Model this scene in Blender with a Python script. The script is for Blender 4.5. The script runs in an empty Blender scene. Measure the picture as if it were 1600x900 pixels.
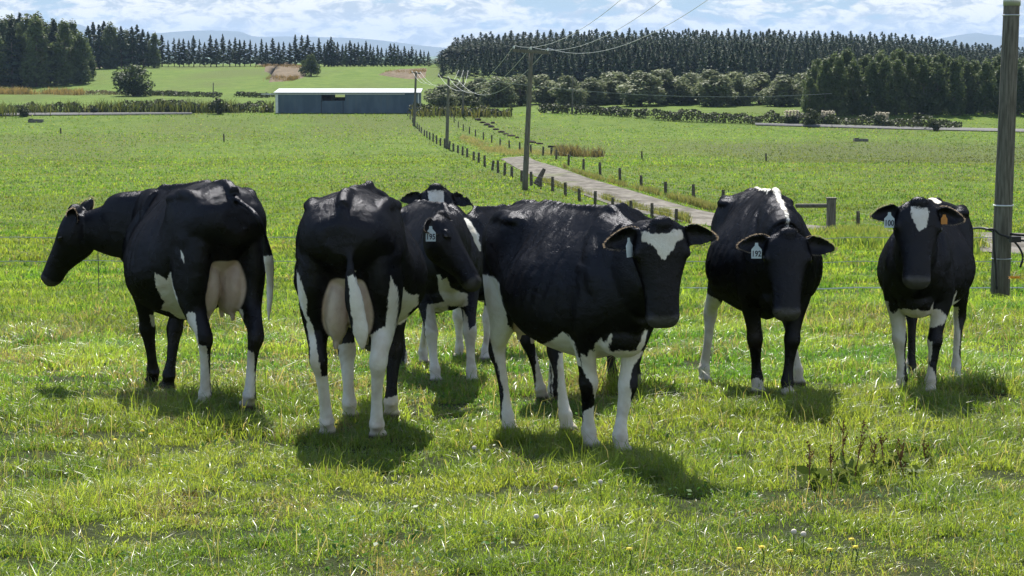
import bpy, math, random
import numpy as np
from mathutils import Vector, Matrix

# ------------------------------------------------------------------ camera, sky, sun, exposure
S = bpy.context.scene
COL = S.collection
F = 3400.0                       # focal length in pixels of a 1600 px wide frame
EYE = 1.8
PITCH = math.atan(375.0 / F)
cam_d = bpy.data.cameras.new('camera')
cam_d.sensor_width = 36.0
cam_d.lens = F / 1600.0 * 36.0
cam_d.clip_start = 0.1
cam_d.clip_end = 40000.0
cam = bpy.data.objects.new('camera', cam_d)
COL.objects.link(cam)
cam.location = (0, 0, EYE)
cam.rotation_euler = (math.radians(90) - PITCH, 0, 0)
S.camera = cam

SUN_EL, SUN_AZ = math.radians(50), math.radians(-5)      # azimuth clockwise from +Y
W = bpy.data.worlds.new('World')
S.world = W
W.use_nodes = True
def world_nodes():
    nt = W.node_tree; nt.nodes.clear()
    N, L = nt.nodes.new, nt.links.new
    out = N('ShaderNodeOutputWorld'); bg = N('ShaderNodeBackground')
    sky = N('ShaderNodeTexSky'); sky.sky_type = 'NISHITA'; sky.sun_disc = False
    sky.sun_elevation = SUN_EL; sky.sun_rotation = SUN_AZ
    sky.air_density = 1.0; sky.dust_density = 0.6; sky.ozone_density = 2.0
    bg.inputs['Strength'].default_value = 0.09
    tc = N('ShaderNodeTexCoord')
    def noise(sx, sz, scale, detail, rough, dist=0.0, off=0.0):
        mp = N('ShaderNodeMapping'); mp.inputs['Scale'].default_value = (sx, sx, sz)
        mp.inputs['Location'].default_value = (off, off * .7, off * 1.3)
        L(tc.outputs['Generated'], mp.inputs['Vector'])
        n = N('ShaderNodeTexNoise'); n.inputs['Scale'].default_value = scale
        n.inputs['Detail'].default_value = detail; n.inputs['Roughness'].default_value = rough
        n.inputs['Distortion'].default_value = dist
        L(mp.outputs[0], n.inputs['Vector']); return n.outputs['Fac']
    def mr(v, a, b, c=0.0, d=1.0, smooth=True):
        m = N('ShaderNodeMapRange'); m.interpolation_type = 'SMOOTHSTEP' if smooth else 'LINEAR'
        for i, x in zip((1, 2, 3, 4), (a, b, c, d)): m.inputs[i].default_value = x
        L(v, m.inputs[0]); return m.outputs[0]
    def mth(op, a, b):
        m = N('ShaderNodeMath'); m.operation = op
        for i, x in enumerate((a, b)):
            if isinstance(x, (int, float)): m.inputs[i].default_value = x
            else: L(x, m.inputs[i])
        return m.outputs[0]
    big = noise(1, 4.2, 9, 3, .5, .3, 3.1)
    puff = noise(1, 3.0, 46, 8, .62, .5, 1.7)
    dens = mth('ADD', mth('MULTIPLY', big, .62), mth('MULTIPLY', puff, .46))
    sep = N('ShaderNodeSeparateXYZ'); L(tc.outputs['Generated'], sep.inputs[0])
    # the upper left of the view is clear blue, the rest broken cloud
    clear = mr(sep.outputs['X'], -.21, -.15, -.13, 0)
    low = mr(sep.outputs['Z'], .003, .012, .02, 0)
    dens = mth('ADD', mth('ADD', dens, clear), low)
    cover = mr(dens, .41, .475)
    high = mr(sep.outputs['Z'], .10, .45, 1, .25)
    cover = mth('MULTIPLY', cover, high)
    shade = mr(noise(1, 2.6, 75, 8, .68, .5, 1.9), .40, .58)
    cc = N('ShaderNodeMix'); cc.data_type = 'RGBA'
    cc.inputs[6].default_value = (3.5, 4.0, 4.5, 1); cc.inputs[7].default_value = (6.6, 6.6, 6.4, 1)
    L(shade, cc.inputs[0])
    # the Nishita horizon is warm-white; clear air here is a pale blue
    tint = N('ShaderNodeMix'); tint.data_type = 'RGBA'
    tint.inputs[7].default_value = (2.9, 3.9, 4.6, 1)
    L(mr(sep.outputs['Z'], .05, .30, 1, 0), tint.inputs[0]); L(sky.outputs[0], tint.inputs[6])
    mx = N('ShaderNodeMix'); mx.data_type = 'RGBA'
    L(cover, mx.inputs[0]); L(tint.outputs[2], mx.inputs[6]); L(cc.outputs[2], mx.inputs[7])
    L(mx.outputs[2], bg.inputs['Color']); L(bg.outputs[0], out.inputs['Surface'])
world_nodes()

sun_d = bpy.data.lights.new('sun', 'SUN')
sun_d.energy = 5.0; sun_d.angle = math.radians(0.5); sun_d.color = (1.0, 0.95, 0.86)
sun = bpy.data.objects.new('sun', sun_d); COL.objects.link(sun)
SUNV = Vector((math.sin(SUN_AZ) * math.cos(SUN_EL), math.cos(SUN_AZ) * math.cos(SUN_EL), math.sin(SUN_EL)))
sun.rotation_euler = SUNV.to_track_quat('Z', 'Y').to_euler()
sun.location = (0, 40, 60)

S.render.engine = 'CYCLES'
S.view_settings.view_transform = 'Standard'
S.view_settings.look = 'None'
S.view_settings.gamma = 1.0
S.view_settings.use_curve_mapping = False
S.view_settings.exposure = 0.95
S.cycles.max_bounces = 6
S.cycles.diffuse_bounces = 2
S.cycles.glossy_bounces = 2
S.cycles.transmission_bounces = 4
S.cycles.volume_bounces = 0
S.cycles.transparent_max_bounces = 4
S.cycles.caustics_reflective = False
S.cycles.caustics_refractive = False
S.cycles.use_denoising = True
S.render.film_transparent = False

# ------------------------------------------------------------------ noise, terrain, picture helpers
def _hash(ix, iy, seed):
    h = (ix.astype(np.int64) * 374761393 + iy.astype(np.int64) * 668265263 + seed * 974711) & 0xffffffff
    h = ((h ^ (h >> 13)) * 1274126177) & 0xffffffff
    h = h ^ (h >> 16)
    return (h & 0xffffff) / float(0xffffff)
def vnoise(x, y, seed=0):
    x = np.asarray(x, float); y = np.asarray(y, float)
    ix = np.floor(x); iy = np.floor(y); fx = x - ix; fy = y - iy
    fx = fx * fx * (3 - 2 * fx); fy = fy * fy * (3 - 2 * fy)
    a = _hash(ix, iy, seed); b = _hash(ix + 1, iy, seed); c = _hash(ix, iy + 1, seed); d = _hash(ix + 1, iy + 1, seed)
    return (a * (1 - fx) + b * fx) * (1 - fy) + (c * (1 - fx) + d * fx) * fy
def fbm(x, y, seed=0, oct=3):
    t = 0; a = 0.5; n = 0
    for i in range(oct):
        t = t + a * vnoise(x * 2 ** i, y * 2 ** i, seed + i * 17); n += a; a *= .5
    return t / n
_PZ = np.array([-200, 0, 9, 13, 16, 20, 26, 34, 50, 68, 95, 125, 180, 254, 300, 320, 340, 380, 420, 500, 600, 700, 900, 1500, 4000, 20000.])
_PD = np.array([1.2, 1.8, 2.2, 2.38, 2.53, 2.79, 3.22, 3.93, 4.98, 5.93, 7.15, 8.22, 9.95, 11.7, 11.6, 11.3, 10.25, 9.9, 9.4, 7.6, 5.1, 5.0, 8.0, 12, 30, 60])
def _tangents():
    d = np.diff(_PD) / np.diff(_PZ); m = np.zeros_like(_PD)
    m[0] = d[0]; m[-1] = d[-1]
    for i in range(1, len(_PD) - 1):
        m[i] = 0 if d[i - 1] * d[i] <= 0 else 2 * d[i - 1] * d[i] / (d[i - 1] + d[i])
    return m
_PM = _tangents()
def H(x, y):
    """height of the ground at a point (the camera's eye is at EYE over (0, 0))"""
    x = np.asarray(x, float); y = np.asarray(y, float)
    yy = np.clip(y, _PZ[0], _PZ[-1] - 1e-6)
    i = np.clip(np.searchsorted(_PZ, yy, side='right') - 1, 0, len(_PZ) - 2)
    h = _PZ[i + 1] - _PZ[i]; t = (yy - _PZ[i]) / h
    d = ((1 + 2 * t) * (1 - t) ** 2 * _PD[i] + t * (1 - t) ** 2 * h * _PM[i] + t * t * (3 - 2 * t) * _PD[i + 1] + t * t * (t - 1) * h * _PM[i + 1])
    z = EYE - d
    # right of the fields the ground behind the road stays low, then climbs under the plantation
    r = np.clip((x / np.maximum(y, 1) + .01) / .06, 0, 1); r = r * r * (3 - 2 * r)
    k = np.clip((y - 380) / 160, 0, 1); k = k * k * (3 - 2 * k)
    hill = EYE - 12.4 + np.clip((y - 520) / 300, 0, 1) * 4.6 - np.clip((y - 900) / 3000, 0, 1) * 30
    z = z * (1 - r * k) + hill * r * k
    # far left, the field in front of the tall wood drops a little
    l = np.clip((-x / np.maximum(y, 1) - .17) / .06, 0, 1) * np.clip((y - 430) / 60, 0, 1)
    z = z - l * 1.6 * np.clip((800 - y) / 200, 0, 1)
    z = z + (fbm(x / 1.7, y / 1.7, 5, 2) - .5) * .05 * np.clip((60 - y) / 30, 0, 1)
    z = z + (fbm(x / 45, y / 45, 9, 2) - .5) * .5 * np.clip((y - 60) / 80, 0, 1)
    return z
def Hf(x, y): return float(H(x, y))
_CP, _SP = math.cos(PITCH), math.sin(PITCH)
def ray(px, py):
    a, b = (px - 800) / F, (450 - py) / F
    return Vector((a, _CP + b * _SP, -_SP + b * _CP))
def at(px, py, Y):
    """the point seen at a pixel of the 1600x900 photograph, Y metres in front"""
    d = ray(px, py); t = Y / d.y
    return Vector((d.x * t, Y, EYE + d.z * t))
def gp(px, py, near=6.0, far=1400.0):
    """the ground point seen at a pixel"""
    d = ray(px, py)
    Y = near
    while Y < far:
        p = at(px, py, Y)
        if p.z < Hf(p.x, p.y): break
        Y *= 1.01
    lo, hi = Y / 1.01, Y
    for _ in range(14):
        m = (lo + hi) / 2; p = at(px, py, m)
        if p.z < Hf(p.x, p.y): hi = m
        else: lo = m
    p = at(px, py, hi); p.z = Hf(p.x, p.y)
    return p

# ------------------------------------------------------------------ mesh helpers
def mesh_np(name, V, faces_flat, sizes, smooth=False):
    me = bpy.data.meshes.new(name)
    V = np.asarray(V, np.float32); faces_flat = np.asarray(faces_flat, np.int32); sizes = np.asarray(sizes, np.int32)
    me.vertices.add(len(V)); me.vertices.foreach_set('co', V.ravel())
    me.loops.add(len(faces_flat)); me.loops.foreach_set('vertex_index', faces_flat)
    me.polygons.add(len(sizes))
    st = np.zeros(len(sizes), np.int32); st[1:] = np.cumsum(sizes)[:-1]
    me.polygons.foreach_set('loop_start', st); me.polygons.foreach_set('loop_total', sizes)
    me.update(calc_edges=True)
    if smooth: me.shade_smooth()
    return me
def link(name, me, mat=None, parent=None):
    o = bpy.data.objects.new(name, me); COL.objects.link(o)
    if mat is not None and not me.materials: me.materials.append(mat)
    if parent is not None: o.parent = parent
    return o
def tag(o, label=None, cat=None, group=None, kind=None):
    if label: o['label'] = label
    if cat: o['category'] = cat
    if group: o['group'] = group
    if kind: o['kind'] = kind
    return o
def empty(name, loc, rz=0.0):
    o = bpy.data.objects.new(name, None); COL.objects.link(o)
    o.location = loc; o.rotation_euler = (0, 0, rz); o.empty_display_size = .2
    return o
def copy_tree(o, parent=None):
    c = o.copy(); COL.objects.link(c)
    if parent is not None: c.parent = parent
    for ch in list(o.children): copy_tree(ch, c)
    return c
class MB:
    """collects simple solids into one mesh"""
    def __init__(s): s.V = []; s.F = []
    def add(s, V, Fs):
        b = len(s.V); s.V += [tuple(v) for v in V]; s.F += [tuple(i + b for i in f) for f in Fs]; return s
    def box(s, c, d, rz=0.0, bev=0.0):
        cx, cy, cz = c; hx, hy, hz = d[0] / 2, d[1] / 2, d[2] / 2
        V = []
        ca, sa = math.cos(rz), math.sin(rz)
        for z in (-hz, hz):
            for x, y in ((-hx, -hy), (hx, -hy), (hx, hy), (-hx, hy)):
                V.append((cx + x * ca - y * sa, cy + x * sa + y * ca, cz + z))
        return s.add(V, [(3, 2, 1, 0), (4, 5, 6, 7), (0, 1, 5, 4), (1, 2, 6, 5), (2, 3, 7, 6), (3, 0, 4, 7)])
    def tube(s, pts, rad, n=8, cap=True):
        pts = [Vector(p) for p in pts]
        if isinstance(rad, (int, float)): rad = [rad] * len(pts)
        V = []; Fs = []
        ref = Vector((0, 0, 1))
        t0 = (pts[1] - pts[0]).normalized()
        if abs(t0.dot(ref)) > .9: ref = Vector((1, 0, 0))
        for i, p in enumerate(pts):
            t = (pts[min(i + 1, len(pts) - 1)] - pts[max(i - 1, 0)]).normalized()
            a = t.cross(ref).normalized(); b = t.cross(a)
            for k in range(n):
                th = 2 * math.pi * k / n
                V.append(p + (a * math.cos(th) + b * math.sin(th)) * rad[i])
        for i in range(len(pts) - 1):
            for k in range(n):
                Fs.append((i * n + k, i * n + (k + 1) % n, (i + 1) * n + (k + 1) % n, (i + 1) * n + k))
        if cap:
            Fs.append(tuple(range(n - 1, -1, -1))); Fs.append(tuple(range((len(pts) - 1) * n, len(pts) * n)))
        return s.add(V, Fs)
    def build(s, name, mat, parent=None, smooth=False):
        me = bpy.data.meshes.new(name); me.from_pydata(s.V, [], s.F); me.update()
        if smooth: me.shade_smooth()
        return link(name, me, mat, parent)

# ------------------------------------------------------------------ materials
class NT:
    def __init__(s, name):
        s.m = bpy.data.materials.new(name); s.m.use_nodes = True
        s.t = s.m.node_tree; s.t.nodes.clear()
        s.out = s.t.nodes.new('ShaderNodeOutputMaterial')
    def n(s, t, **kw):
        x = s.t.nodes.new(t)
        for k, v in kw.items(): setattr(x, k, v)
        return x
    def L(s, a, b): s.t.links.new(a, b)
    def set(s, sock, v):
        if isinstance(v, (int, float)): sock.default_value = v
        elif isinstance(v, (tuple, list)): sock.default_value = tuple(v) + ((1,) if len(v) == 3 and len(sock.default_value) == 4 else ())
        else: s.L(v, sock)
    def math(s, op, a, b=0.0):
        x = s.n('ShaderNodeMath', operation=op); s.set(x.inputs[0], a); s.set(x.inputs[1], b); return x.outputs[0]
    def mr(s, v, a, b, c=0.0, d=1.0):
        x = s.n('ShaderNodeMapRange', interpolation_type='SMOOTHSTEP')
        s.L(v, x.inputs[0])
        for i, q in zip((1, 2, 3, 4), (a, b, c, d)): x.inputs[i].default_value = q
        return x.outputs[0]
    def mix(s, f, a, b, blend='MIX'):
        x = s.n('ShaderNodeMix', data_type='RGBA', blend_type=blend)
        s.set(x.inputs[0], f); s.set(x.inputs[6], a); s.set(x.inputs[7], b); return x.outputs[2]
    def attr(s, name, col=False):
        x = s.n('ShaderNodeAttribute', attribute_name=name); return x.outputs['Color' if col else 'Fac']
    def coord(s, which='Object'): return s.n('ShaderNodeTexCoord').outputs[which]
    def pos(s): return s.n('ShaderNodeNewGeometry').outputs['Position']
    def noise(s, vec, scale, detail=3, rough=.5, sc=(1, 1, 1), dist=0.0, out='Fac'):
        mp = s.n('ShaderNodeMapping'); mp.inputs['Scale'].default_value = sc; s.L(vec, mp.inputs['Vector'])
        x = s.n('ShaderNodeTexNoise'); x.inputs['Scale'].default_value = scale; x.inputs['Detail'].default_value = detail
        x.inputs['Roughness'].default_value = rough; x.inputs['Distortion'].default_value = dist
        s.L(mp.outputs[0], x.inputs['Vector']); return x.outputs[out]
    def bump(s, h, strength, dist):
        x = s.n('ShaderNodeBump'); x.inputs['Strength'].default_value = strength; x.inputs['Distance'].default_value = dist
        s.L(h, x.inputs['Height']); return x.outputs[0]
    def bsdf(s, col, rough=.7, spec=.3, normal=None, metal=0.0, **kw):
        x = s.n('ShaderNodeBsdfPrincipled'); s.set(x.inputs['Base Color'], col); s.set(x.inputs['Roughness'], rough)
        x.inputs['Specular IOR Level'].default_value = spec; x.inputs['Metallic'].default_value = metal
        for k, v in kw.items(): s.set(x.inputs[k.replace('_', ' ')], v)
        if normal is not None: s.L(normal, x.inputs['Normal'])
        return x.outputs[0]
    def done(s, sh): s.L(sh, s.out.inputs['Surface']); return s.m
def mat_simple(name, a, b, scale=8, rough=.8, spec=.3, sc=(1, 1, 1), bump=.3, metal=0.0, bd=.01):
    m = NT(name); c = m.coord()
    f = m.noise(c, scale, 5, .6, sc)
    return m.done(m.bsdf(m.mix(m.mr(f, .3, .7), a, b), rough, spec, m.bump(f, bump, bd), metal))
def mat_leaf(name, dark, light, trans=.35, rough=.55):
    """foliage: colour varies leaf by leaf and clump by clump"""
    m = NT(name)
    r = m.attr('leaf')
    oi = m.n('ShaderNodeObjectInfo').outputs['Random']
    f = m.math('ADD', m.math('MULTIPLY', r, .65), m.math('MULTIPLY', oi, .45))
    col = m.mix(f, dark, light)
    p = m.bsdf(col, rough, .10)
    t = m.n('ShaderNodeBsdfTranslucent'); m.L(m.mix(.5, col, tuple(min(1, v * 1.5) for v in light)), t.inputs['Color'])
    x = m.n('ShaderNodeMixShader'); x.inputs[0].default_value = trans
    m.L(p, x.inputs[1]); m.L(t.outputs[0], x.inputs[2])
    return m.done(x.outputs[0])

# ------------------------------------------------------------------ cows
def cr(P, n):
    """Catmull-Rom resampling of rows of P, n steps a span"""
    P = np.asarray(P, float); Q = np.vstack([2 * P[0] - P[1], P, 2 * P[-1] - P[-2]]); out = []
    for i in range(1, len(Q) - 2):
        for k in range(n):
            t = k / n
            out.append(.5 * (2 * Q[i] + (Q[i + 1] - Q[i - 1]) * t + (2 * Q[i - 1] - 5 * Q[i] + 4 * Q[i + 1] - Q[i + 2]) * t * t + (3 * Q[i] - 3 * Q[i + 1] + Q[i + 2] - Q[i - 1]) * t ** 3))
    out.append(P[-1]); return np.array(out)
class Solid:
    def __init__(s): s.V = []; s.F = []; s.n = 0
    def loft(s, rings):
        m, n = len(rings), len(rings[0]); b = s.n
        V = np.vstack(rings); c0 = rings[0].mean(0); c1 = rings[-1].mean(0)
        s.V.append(np.vstack([V, c0, c1])); s.n += m * n + 2
        for i in range(m - 1):
            for k in range(n):
                k2 = (k + 1) % n
                s.F.append((b + i * n + k, b + i * n + k2, b + (i + 1) * n + k2, b + (i + 1) * n + k))
        for k in range(n):
            k2 = (k + 1) % n
            s.F.append((b + m * n, b + k2, b + k)); s.F.append((b + m * n + 1, b + (m - 1) * n + k, b + (m - 1) * n + k2))
    def tube(s, rows, lat=(0, 1, 0), n=18, sub=5):
        """rows: x, y, z, radius along lat, radius across it"""
        R = cr(rows, sub); P = R[:, :3]; T = np.gradient(P, axis=0); rings = []
        lat = np.asarray(lat, float); th = np.arange(n) * 2 * math.pi / n
        for p, t, r in zip(P, T, R):
            t = t / (np.linalg.norm(t) + 1e-9)
            a = lat - t * lat.dot(t); a /= np.linalg.norm(a) + 1e-9; b = np.cross(t, a)
            rings.append(p + np.outer(np.cos(th) * max(r[3], .003), a) + np.outer(np.sin(th) * max(r[4], .003), b))
        s.loft(rings)
    def ball(s, c, r, rot=None, n=14):
        c = np.asarray(c, float); rings = []
        th = np.arange(n) * 2 * math.pi / n
        R = np.eye(3) if rot is None else np.asarray(rot)
        for a in np.linspace(.12, math.pi - .12, n // 2 + 2):
            q = np.stack([np.cos(a) * r[0] * np.ones(n), np.sin(a) * np.cos(th) * r[1], np.sin(a) * np.sin(th) * r[2]], 1)
            rings.append(c + q @ R.T)
        s.loft(rings)

SF = np.array([0, .035, .11, .22, .36, .5, .65, .8, .92, 1.0])
TORSO = [  # x, top, bottom, half-widths down the side
 (-.93, 1.27, 1.10, 0, .04, .08, .10, .11, .11, .10, .07, .04, 0),
 (-.88, 1.34, 1.03, 0, .045, .11, .17, .19, .19, .17, .13, .07, 0),
 (-.76, 1.425, .95, 0, .065, .145, .21, .245, .26, .25, .20, .10, 0),
 (-.58, 1.445, .82, 0, .085, .195, .26, .295, .305, .295, .24, .13, 0),
 (-.40, 1.455, .67, 0, .12, .245, .29, .31, .325, .32, .27, .15, 0),
 (-.24, 1.455, .61, 0, .095, .185, .235, .29, .355, .37, .32, .18, 0),
 (-.05, 1.45, .55, 0, .07, .15, .235, .335, .395, .41, .355, .21, 0),
 (.15, 1.445, .53, 0, .06, .14, .235, .335, .39, .40, .345, .20, 0),
 (.34, 1.445, .55, 0, .045, .11, .195, .285, .335, .345, .295, .17, 0),
 (.52, 1.455, .59, 0, .032, .085, .155, .225, .27, .275, .235, .135, 0),
 (.66, 1.42, .62, 0, .035, .085, .15, .20, .235, .24, .205, .12, 0),
 (.80, 1.32, .72, 0, .045, .09, .135, .17, .19, .185, .15, .085, 0),
 (.90, 1.18, .80, 0, .04, .075, .10, .12, .125, .12, .09, .05, 0)]
HIND = [(-.55, .16, 1.15, .12, .27), (-.55, .185, .98, .118, .255), (-.57, .20, .82, .095, .20), (-.63, .20, .66, .068, .105), (-.715, .195, .56, .052, .070),
        (-.745, .19, .49, .054, .064), (-.718, .185, .41, .038, .047), (-.69, .18, .27, .033, .036), (-.672, .18, .15, .038, .041), (-.66, .18, .11, .047, .052), (-.645, .18, .07, .041, .046), (-.63, .18, .03, .052, .062), (-.625, .18, -.01, .056, .068)]
FORE = [(.60, .15, 1.12, .09, .17), (.56, .175, .90, .10, .15), (.54, .19, .74, .082, .105), (.555, .185, .60, .062, .070), (.57, .18, .49, .054, .056),
        (.580, .18, .42, .060, .062), (.575, .18, .35, .045, .046), (.572, .18, .23, .035, .038), (.58, .18, .15, .041, .044), (.585, .18, .115, .049, .053), (.60, .18, .07, .042, .046), (.615, .18, .03, .052, .062), (.62, .18, -.01, .056, .068)]
HEAD = [  # u, top, bottom, half-width top third, half-width bottom
 (-.03, -.03, -.14, .08, .06), (.0, .0, -.19, .122, .09), (.05, .018, -.225, .150, .10), (.12, .018, -.265, .166, .10), (.18, .010, -.28, .164, .10),
 (.25, .0, -.265, .140, .092), (.34, -.008, -.225, .114, .082), (.43, -.016, -.19, .102, .082), (.49, -.022, -.180, .102, .088), (.54, -.03, -.178, .102, .086), (.58, -.05, -.158, .082, .066), (.60, -.085, -.13, .05, .045)]

def poly_sdf(x, z, P):
    """signed distance to a closed polygon, positive inside"""
    P = np.asarray(P, float); n = len(P); d = np.full(len(x), 1e9); inside = np.zeros(len(x), bool)
    for i in range(n):
        a, b = P[i], P[(i + 1) % n]; e = b - a
        wx, wz = x - a[0], z - a[1]
        t = np.clip((wx * e[0] + wz * e[1]) / (e.dot(e) + 1e-12), 0, 1)
        d = np.minimum(d, (wx - e[0] * t) ** 2 + (wz - e[1] * t) ** 2)
        c = (a[1] > z) != (b[1] > z)
        with np.errstate(divide='ignore', invalid='ignore'):
            xi = a[0] + (z - a[1]) * e[0] / (e[1] if abs(e[1]) > 1e-12 else 1e-12)
        inside ^= c & (x < xi)
    return np.where(inside, 1, -1) * np.sqrt(d)

def mat_cow():
    m = NT('cow_coat'); c = m.coord()
    n1 = m.noise(c, 7, 4, .6); n2 = m.noise(c, 70, 3, .6, (1, 1, .35))
    f = m.math('ADD', m.attr('coat'), m.math('ADD', m.math('MULTIPLY', m.math('SUBTRACT', n1, .5), .045), m.math('MULTIPLY', m.math('SUBTRACT', n2, .5), .032)))
    w = m.mr(f, -.004, .005)
    blk = m.mix(m.mr(n1, .3, .7), (.0014, .0014, .0022), (.0036, .0030, .0030))
    wht = m.mix(m.mr(m.noise(c, 5, 4, .6), .35, .7), (.80, .78, .70), (.64, .58, .46))
    skin = m.mix(m.mr(m.noise(c, 9, 3, .5), .3, .7), (.62, .52, .41), (.52, .40, .31))
    col = m.mix(w, blk, wht)
    col = m.mix(m.attr('udder'), col, skin)
    col = m.mix(m.attr('dirt'), col, m.mix(w, (.03, .022, .014), (.27, .20, .11)))
    col = m.mix(m.attr('hoof'), col, (.06, .045, .03))
    col = m.mix(m.attr('nose'), col, (.050, .047, .048))
    fur = m.noise(c, 190, 3, .6, (.35, 1, 1)); fur2 = m.noise(c, 22, 4, .6, (.5, 1, 1.0))
    nrm = m.bump(m.math('ADD', m.math('MULTIPLY', fur, .45), fur2), .62, .014)
    rough = m.math('SUBTRACT', m.mr(m.noise(c, 6, 3, .5), .3, .7, .21, .36), m.math('MULTIPLY', m.attr('nose'), .08))
    # short hair: a dark body colour with a small, fairly tight gloss that does not wash out at grazing angles
    d = m.n('ShaderNodeBsdfDiffuse'); m.L(col, d.inputs['Color']); m.L(nrm, d.inputs['Normal'])
    g1 = m.n('ShaderNodeBsdfAnisotropic'); m.set(g1.inputs['Color'], m.mix(m.attr('nose'), (.024, .0245, .027), (.045, .045, .045))); m.L(rough, g1.inputs['Roughness']); m.L(nrm, g1.inputs['Normal'])
    g2 = m.n('ShaderNodeBsdfAnisotropic'); g2.inputs['Color'].default_value = (.0018, .002, .0024, 1); g2.inputs['Roughness'].default_value = .55; m.L(nrm, g2.inputs['Normal'])
    a1 = m.n('ShaderNodeAddShader'); m.L(d.outputs[0], a1.inputs[0]); m.L(g1.outputs[0], a1.inputs[1])
    a2 = m.n('ShaderNodeAddShader'); m.L(a1.outputs[0], a2.inputs[0]); m.L(g2.outputs[0], a2.inputs[1])
    return m.done(a2.outputs[0])
M_COW = mat_cow()
M_EYE = NT('cow_eye'); M_EYE = M_EYE.done(M_EYE.bsdf((.006, .004, .004), .08, .6))
M_TAG = mat_simple('tag_plastic', (.62, .70, .70), (.50, .60, .62), 20, .45, .4, bump=.05)
M_TAGO = mat_simple('orange_tag_plastic', (.72, .30, .05), (.60, .24, .04), 20, .45, .4, bump=.05)
M_INK = NT('tag_ink'); M_INK = M_INK.done(M_INK.bsdf((.012, .014, .03), .5, .3))
M_HAIR = NT('cow_hair'); M_HAIR = M_HAIR.done(M_HAIR.bsdf((.012, .010, .010), .45, .4))

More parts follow.
